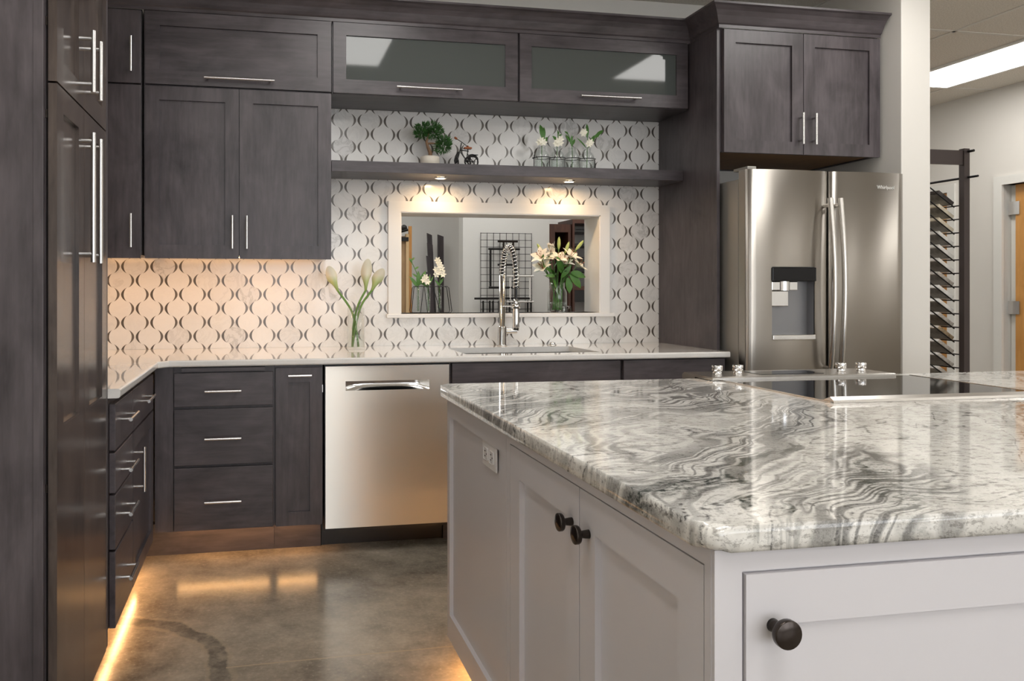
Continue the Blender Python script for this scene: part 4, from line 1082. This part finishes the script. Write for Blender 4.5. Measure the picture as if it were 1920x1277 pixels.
# shelf: toy bicycle (penny tricycle figure, front wheel at the left)
t = thing('toy_bicycle', 'miniature dark metal bicycle with brown leather seat on the shelf', 'ornament', (-1.235, -0.16, SH))
KY = -0.165
def wheel(cx, cy, r, tw, name, yaw=0.0, spokes=8):
    mb = MB(); n = 28; ca, sa = math.cos(yaw), math.sin(yaw)
    P = lambda a, rr, h: (cx+ca*rr*math.cos(a)-sa*h, cy+sa*rr*math.cos(a)+ca*h, SH+r+tw+0.0005+rr*math.sin(a))
    mb.tube([P(2*PI*i/n, r, 0) for i in range(n+1)], tw, 8, None, False)
    for i in range(spokes): mb.tube([P(2*PI*i/spokes, 0, 0), P(2*PI*i/spokes, r, 0)], 0.0011, 5)
    mb.tube([P(0, 0, -0.008), P(0, 0, 0.008)], 0.004, 8)
    return mb.build(name, 'black_iron', t)
wheel(-1.292, KY-0.01, 0.022, 0.0045, 'wheel', 0.9); wheel(-1.195, KY+0.01, 0.030, 0.0045, 'wheel', 0.12); wheel(-1.240, KY-0.045, 0.021, 0.004, 'wheel', 0.5)
mb = MB()
mb.tube([(-1.292, KY-0.01, SH+0.027), (-1.280, KY-0.006, SH+0.06), (-1.268, KY, SH+0.105), (-1.262, KY, SH+0.135)], 0.003, 8)
mb.tube([(-1.270, KY, SH+0.095), (-1.235, KY, SH+0.092), (-1.222, KY, SH+0.090)], 0.003, 8); mb.tube([(-1.225, KY, SH+0.105), (-1.232, KY, SH+0.05), (-1.240, KY, SH+0.030)], 0.003, 8)
mb.tube([(-1.268, KY, SH+0.085), (-1.235, KY, SH+0.040), (-1.195, KY+0.01, SH+0.034)], 0.003, 8); mb.tube([(-1.228, KY, SH+0.075), (-1.195, KY+0.01, SH+0.034)], 0.0025, 8)
mb.tube([(-1.240, KY-0.045, SH+0.025), (-1.236, KY, SH+0.04)], 0.0025, 8)
mb.build('frame', 'black_iron', t)
mb = MB(); a0 = [(-1.230+0.033*math.cos(a), KY+0.01, SH+0.034+0.040*math.sin(a)) for a in [PI*0.1+PI*0.75*i/8 for i in range(9)]]
mb.tube([(p[0]+0.033, p[1], p[2]) for p in a0], 0.004, 6); mb.box(-1.215, -1.168, KY-0.002, KY+0.018, SH+0.071, SH+0.0735); mb.build('mudguard', 'black_iron', t)
MB().tube([(-1.300, KY-0.02, SH+0.155), (-1.262, KY, SH+0.140), (-1.218, KY+0.025, SH+0.118)], 0.0022, 8).build('handlebar', 'black_iron', t)
mb = MB(); mb.tube([(-1.306, KY-0.022, SH+0.159), (-1.293, KY-0.017, SH+0.152)], 0.006, 10); mb.tube([(-1.224, KY+0.022, SH+0.122), (-1.212, KY+0.028, SH+0.114)], 0.006, 10); mb.build('grip', 'leather', t)
MB().box(-1.250, -1.205, KY-0.014, KY+0.014, SH+0.101, SH+0.112, 0.004).build('seat', 'leather', t)
MB().tube([(-1.279, KY, SH+0.082), (-1.296, KY-0.01, SH+0.052), (-1.302, KY-0.012, SH+0.030)], 0.007, 8).build('front_mudguard', 'black_iron', t)
# shelf: four bottles in a wire rack
Y0 = -0.165
t = thing('wire_carrier', 'black wire carrier around four glass bottles on the floating shelf', 'holder', (-0.66, Y0, SH))
mb = MB(); bx = [-0.799, -0.709, -0.620, -0.531]; zt = SH+0.066
for s_ in (-1, 1):
    pts = []
    for x in bx:
        for i in range(9):
            a = PI*i/8; pts.append((x-0.046*math.cos(a), Y0+s_*0.046*math.sin(a)**0.8, zt))
    mb.tube(pts, 0.0022, 6)
    for x in [bx[0]-0.046]+[b_+0.045 for b_ in bx]: mb.tube([(x, Y0, zt), (x, Y0, SH+0.003)], 0.0022, 6)
    mb.tube([(bx[0]-0.046, Y0, SH+0.003), (bx[-1]+0.046, Y0, SH+0.003)], 0.0022, 6)
mb.tube([(bx[0]-0.046, Y0, zt), (bx[0]-0.058, Y0-0.01, zt-0.004)], 0.003, 6); mb.tube([(bx[0]-0.044, Y0, zt), (bx[0]-0.036, Y0+0.02, zt+0.02)], 0.003, 6); mb.tube([(bx[-1]+0.046, Y0, zt), (bx[-1]+0.052, Y0, SH+0.004)], 0.003, 6)
mb.build('wire', 'black_iron', t)
wh = ['beside the toy bicycle end', 'second from the toy bicycle end', 'third from the toy bicycle end', 'at the end nearest the fridge']
for i, x in enumerate(bx):
    c = thing('glass_bottle', 'small clear glass bottle in the wire carrier, '+wh[i], 'bottle', (x, Y0, SH), 'bottles in the wire carrier')
    MB().lathe([(0.0001, 0.004), (0.036, 0.004), (0.041, 0.009), (0.041, 0.080), (0.034, 0.097), (0.022, 0.106), (0.021, 0.124), (0.024, 0.126), (0.024, 0.131), (0.0195, 0.131), (0.0195, 0.108), (0.038, 0.080), (0.038, 0.012), (0.0001, 0.009)], (x, Y0, SH+0.0005), 28).build('glass', 'clear_glass', c)
    MB().lathe([(0.0001, 0.010), (0.0375, 0.012), (0.0375, 0.050), (0.0001, 0.050)], (x, Y0, SH+0.0005), 24).build('water', 'water', c)
def S(i, label, pts, leaves, blooms, name='white_flower'):
    sprig(name, label, bx[i], [(bx[i]+a_, Y0+b_, SH+c_) for a_, b_, c_ in pts], [((bx[i]+p[0], Y0+p[1], SH+p[2]), d_, L, w) for p, d_, L, w in leaves],
          [(bx[i]+a_, Y0+b_, SH+c_) for a_, b_, c_ in blooms], y=Y0, base=SH+0.012, group='sprigs in the bottles', bl=0.014)
S(0, 'white bloom with one broad dark green leaf in the bottle by the bicycle', [(0, 0, 0.13), (0.008, 0, 0.20)], [((0.008, 0, 0.17), (-0.15, -0.1, 1), 0.085, 0.032), ((0.010, 0, 0.17), (0.12, 0, 1), 0.075, 0.018), ((0.005, 0, 0.15), (0.5, 0, 0.6), 0.05, 0.02)], [(-0.012, -0.02, 0.158), (0.000, -0.02, 0.150), (-0.022, -0.015, 0.150)])
S(1, 'white blooms on short stems in the second bottle from the bicycle', [(0, 0, 0.13), (0.006, 0, 0.18), (0.002, 0, 0.225)], [((0.006, 0, 0.16), (-0.6, -0.1, 0.7), 0.045, 0.02), ((0.004, 0, 0.195), (0.3, 0, 0.9), 0.03, 0.009), ((0.006, 0, 0.19), (0.9, 0, 0.6), 0.03, 0.009)], [(-0.004, -0.02, 0.160), (0.008, -0.02, 0.150), (-0.015, -0.02, 0.145), (0.012, -0.015, 0.170)])
S(2, 'bare green sprig in the third bottle from the bicycle', [(0, 0, 0.13), (-0.014, 0, 0.18), (-0.028, 0, 0.215)], [((-0.005, 0, 0.14), (0.5, 0, 0.8), 0.05, 0.016), ((-0.012, 0, 0.16), (-0.4, 0, 0.9), 0.05, 0.014), ((-0.010, 0, 0.15), (0.2, -0.2, 1), 0.05, 0.016), ((-0.024, 0, 0.205), (-0.6, 0, 0.6), 0.025, 0.012)], [], 'green_sprig')
S(3, 'tall white lily sprig with leafy branch in the bottle nearest the fridge', [(0.002, 0, 0.13), (0.004, 0, 0.19), (-0.002, 0, 0.23)], [((0.0, 0, 0.19), (0.05, -0.1, 1), 0.08, 0.020), ((-0.004, 0, 0.13), (-0.8, -0.1, 1.0), 0.08, 0.010), ((0.02, 0, 0.16), (0.6, 0, 0.9), 0.06, 0.02), ((0.045, 0, 0.19), (0.4, 0, 0.35), 0.05, 0.02), ((0.055, 0, 0.205), (0.9, 0, 0.6), 0.055, 0.02), ((0.065, 0, 0.215), (0.8, 0, 0.5), 0.045, 0.014), ((0.005, 0, 0.13), (0.55, 0, 0.8), 0.10, 0.008)], [(0.0, -0.02, 0.150), (0.010, -0.02, 0.158), (-0.024, -0.01, 0.218), (-0.03, -0.01, 0.21)])

# ------------------------------------------------------------------ room beyond the pass-through
# wire grid display with handle samples
GY = 2.178
t = thing('wire_grid', 'black wire grid display panel on the wall behind the pass-through', 'display', (-0.23, GY, 1.0))
mb = MB()
for i in range(9): x = -0.465+0.058*i; mb.tube([(x, GY, 0.62), (x, GY, 1.722)], 0.0024, 6)
for j in range(19): z = 0.635+0.0602*j; mb.tube([(-0.467, GY+0.004, z), (0.001, GY+0.004, z)], 0.0024, 6)
mb.build('wire_mesh', 'black_iron', t)
MB().box(-0.45, -0.01, GY+0.008, 2.199, 0.62, 0.65).build('bracket', 'black_iron', t)
def hsample(label, x0, z0, x1, z1, r=0.008, mat='black_iron'):
    mb = MB(); mb.tube([(x0, GY-0.022, z0), (x1, GY-0.022, z1)], r, 8)
    L = math.hypot(x1-x0, z1-z0); ux, uz = (x1-x0)/L, (z1-z0)/L
    for q in (0.12*L, 0.88*L): mb.tube([(x0+ux*q, GY-0.022, z0+uz*q), (x0+ux*q, GY-0.003, z0+uz*q)], r*0.8, 6)
    tag(mb.build('handle_sample', mat), label, 'handle', 'cabinet handle samples on the wire grid')
HS = [('topmost short horizontal bronze handle on the wire grid', -0.318, 1.647, -0.137, 1.647, 'bronze'), ('long horizontal black handle below the topmost one', -0.402, 1.580, -0.118, 1.580, 'black_iron'),
      ('tall vertical bronze handle left of the faucet spring', -0.265, 1.640, -0.265, 1.455, 'bronze'), ('tall vertical bronze handle right inside the faucet spring', -0.177, 1.640, -0.177, 1.465, 'bronze'),
      ('short horizontal black handle level with the spring bottom', -0.318, 1.443, -0.150, 1.443, 'black_iron'), ('long vertical black handle at the left of the grid', -0.383, 1.570, -0.383, 1.255, 'black_iron'),
      ('horizontal black handle at mid height of the grid', -0.397, 1.245, -0.130, 1.245, 'black_iron'), ('widest horizontal black handle sticking out left of the grid', -0.527, 1.150, -0.02, 1.150, 'black_iron'),
      ('upper horizontal white handle on the grid', -0.237, 1.345, 0.008, 1.345, 'white_paint'), ('lower horizontal white handle on the grid', -0.237, 1.120, 0.008, 1.120, 'white_paint'),
      ('vertical white handle beside the faucet', -0.205, 1.33, -0.205, 1.135, 'white_paint'), ('vertical white handle at the grid edge', -0.024, 1.33, -0.024, 1.135, 'white_paint')]
for a in HS: hsample(a[0], a[1], a[2], a[3], a[4], 0.009, a[5])
nm = ['first', 'second', 'third', 'fourth', 'fifth', 'sixth', 'seventh', 'eighth']
for i, x in enumerate((-0.449, -0.390, -0.360, -0.307, -0.210, -0.178, -0.045, -0.014)):
    hsample('%s of the short vertical black handles along the grid bottom, counted from the left' % nm[i], x, 1.13, x, 0.99)
# barn door sample
t = thing('barn_door_sample', 'light plank barn door sample with black rail at the left of the pass-through', 'door sample', (-1.14, 2.45, 0))
MB().box(-1.26, -1.083, 2.42, 2.455, 0.0, 1.70).build('planks', 'plank', t)
MB().box(-1.0825, -1.055, 2.405, 2.46, 0.0, 1.72).build('edge_board', 'pale_wood', t)
MB().box(-1.26, -1.06, 2.40, 2.419, 1.655, 1.69).build('strap', 'black_iron', t)
mb = MB(); mb.tube([(-1.27, 2.385, 1.70), (-1.07, 2.385, 1.755)], 0.012, 8); mb.lathe([(0.0001, -0.012), (0.028, -0.012), (0.028, 0.012), (0.0001, 0.012)], (-1.105, 2.39, 1.77), 16, axis='y'); mb.build('rail', 'black_iron', t)
MB().box(-1.052, -1.025, 2.43, 2.46, 0.0, 1.79).build('post', 'oak', t)
# dark moulding samples leaning in a bunch
for i, (xb, xt, zt_, w, lb) in enumerate(((-0.555, -0.565, 1.78, 0.06, 'tallest dark moulding sample standing upright in the leaning bunch'), (-0.60, -0.690, 1.79, 0.05, 'dark moulding sample leaning left with its grey end highest'),
                                     (-0.605, -0.695, 1.69, 0.055, 'black moulding sample second down in the leaning bunch'), (-0.60, -0.715, 1.56, 0.05, 'dark moulding sample third down, end jutting left'), (-0.59, -0.73, 1.40, 0.045, 'lowest dark moulding sample jutting left near the sill'))):
    mb = MB(); y = 3.27-0.045*i
    mb.prism([(xb-w/2, 0.0), (xb+w/2, 0.0), (xt+w/2, zt_-0.02), (xt-w/2, zt_)], 'y', y-0.012, y+0.012)
    tag(mb.build('moulding_sample', 'espresso_z'), lb, 'sample', 'dark moulding samples')
# brown display cabinet and accessory rack
t = thing('display_cabinet', 'brown cherry wood display cabinet behind the lilies', 'cabinet', (0.60, 3.2, 0))
MB().ring(0.485, 0.715, 0.0, 1.88, 0.545, 0.685, 0.95, 1.80, 3.0, 3.38).build('frame', 'cherry', t)
MB().box(0.54, 0.69, 3.34, 3.37, 0.9, 1.85).build('back_panel', 'cherry', t)
t = thing('accessory_rack', 'dark rack of black metal kitchen accessories at the right of the pass-through', 'rack', (0.88, 3.2, 0))
mb = MB(); mb.box(0.722, 0.745, 2.98, 3.36, 0, 1.93); mb.box(1.10, 1.12, 2.98, 3.36, 0, 1.93); mb.box(0.745, 1.10, 2.98, 3.36, 1.89, 1.93); mb.box(0.745, 1.10, 3.0, 3.36, 1.22, 1.26); mb.build('frame', 'cherry', t)
MB().box(0.745, 1.10, 3.34, 3.36, 0.0, 1.89).build('back_panel', 'white_paint', t)
for z in (1.80, 1.66, 1.52, 1.40): MB().box(0.75, 1.09, 3.05, 3.335, z, z+0.035, 0.006).build('tray', 'black_plastic', t)
MB().box(0.75, 1.09, 3.02, 3.335, 1.10, 1.219).build('drawer', 'black_plastic', t)
o = MB().lathe([(0.0001, 0), (0.055, 0), (0.06, 0.005), (0.058, 0.07), (0.05, 0.075), (0.0001, 0.075)], (0.06, 1.6, 1.02), 20).build('bowl', 'bronze'); tag(o, 'small dark round canister just past the sill beside the mason jar', 'canister')
o = MB().box(-0.12, 0.42, 1.4, 1.8, 0.0, 1.0195, 0.004).build('side_table', 'espresso_x'); tag(o, 'dark cabinet top carrying the small canister beyond the sill', 'cabinet')

# ------------------------------------------------------------------ right room: rack and doors
def casing(name, y0, y1, zt_):
    d = sempty(name, (XR, (y0+y1)/2, 0))
    mb = MB()
    mb.box(XR-0.022, XR+0.001, y0-0.075, y0, 0, zt_+0.075); mb.box(XR-0.022, XR+0.001, y1, y1+0.075, 0, zt_+0.075); mb.box(XR-0.022, XR+0.001, y0, y1, zt_, zt_+0.075)
    mb.box(XR, XR+0.15, y0-0.02, y0, 0, zt_); mb.box(XR, XR+0.15, y1, y1+0.02, 0, zt_); mb.box(XR, XR+0.15, y0, y1, zt_, zt_+0.02)
    mb.build('door_frame', 'door_frame_paint', d); return d
d1 = casing('door_1', d1y0, d1y1, 2.115)
MB().box(XR+0.005, XR+0.045, d1y0+0.003, d1y1-0.003, 0.005, 2.112).build('door_panel', 'oak', d1)
d2 = casing('door_2', d2y0, d2y1, 2.115)
MB().box(XR+0.05, XR+0.09, d2y0+0.003, d2y1-0.06, 0.005, 2.112).build('door_panel', 'oak', d2)
MB().box(XR+0.075, XR+0.10, d2y1-0.059, d2y1-0.001, 0.005, 2.112).build('door_stop', 'door_frame_paint', d2)
mb = MB()
for z in (1.86, 1.02, 0.25): mb.box(XR+0.04, XR+0.055, d2y1-0.10, d2y1-0.002, z, z+0.11)
mb.build('hinge', 'nickel', d2)
# stone sample rack
RX, RY = 2.365, 0.2
t = thing('sample_rack', 'tall dark steel rack of tilted stone samples beside the white pillar', 'rack', (2.1, 0.6, 0))
mb = MB(); mb.box(RX-0.024, RX+0.020, RY-0.02, RY+0.02, 0, 2.185); mb.box(RX-0.024, RX+0.020, RY+0.80, RY+0.84, 0, 2.185); mb.box(1.76, 1.80, RY-0.02, RY+0.02, 0, 2.185); mb.build('post', 'brown_steel', t)
MB().box(1.80, RX-0.024, RY-0.012, RY+0.004, 2.075, 2.172).build('header_plate', 'brown_steel', t)
mb = MB(); mb.tube([(RX+0.01, RY-0.09, 1.99), (RX+0.01, RY+0.85, 1.99)], 0.008, 8); mb.tube([(RX+0.01, RY-0.06, 2.165), (RX+0.01, RY+0.85, 2.165)], 0.009, 8); mb.build('rail', 'black_iron', t)
zr = [1.79-0.0925*i for i in range(14)]
mb = MB()
for z in zr:
    mb.tube([(RX-0.01, RY-0.015, z+0.012), (RX-0.01, RY+0.80, z+0.012)], 0.0045, 6)
    for y in (RY+0.05, RY+0.40, RY+0.75): mb.tube([(RX-0.03, y, z+0.003), (RX-0.30, y, z+0.185)], 0.0045, 6)
mb.build('support_rods', 'black_iron', t)
ms = ['stone_dark', 'stone_cream', 'stone_cream', 'stone_white', 'stone_white', 'stone_white', 'stone_grey', 'stone_white', 'stone_white', 'stone_grey', 'stone_brown', 'stone_grey', 'stone_grey', 'stone_grey']
cn = {'stone_dark': 'dark', 'stone_cream': 'cream', 'stone_white': 'white', 'stone_grey': 'speckled grey', 'stone_brown': 'brown speckled'}
od = ['topmost', 'second', 'third', 'fourth', 'fifth', 'sixth', 'seventh', 'eighth', 'ninth', 'tenth', 'eleventh', 'twelfth', 'thirteenth', 'fourteenth']
for i, z in enumerate(zr):
    c = thing('stone_sample', '%s %s stone sample %son the dark steel rack' % (od[i], cn[ms[i]], '' if i == 0 else 'from the top '), 'stone sample', (RX-0.12, RY+0.2, z), 'stone samples on the rack')
    a = math.atan2(0.182, 0.27); ca, sa = math.cos(a), math.sin(a)
    T = lambda x, y, zz, z=z: (RX-0.035-x*ca+zz*sa, y, z+0.013+x*sa+zz*ca)
    MB(T).box(0.0, 0.145, RY+0.06, RY+0.36, 0.0055, 0.030, 0.002).build('slab', ms[i], c)
    MB(T).box(0.012, 0.135, RY+0.075, RY+0.345, 0.0035, 0.0052).build('backing', 'sample_back', c)
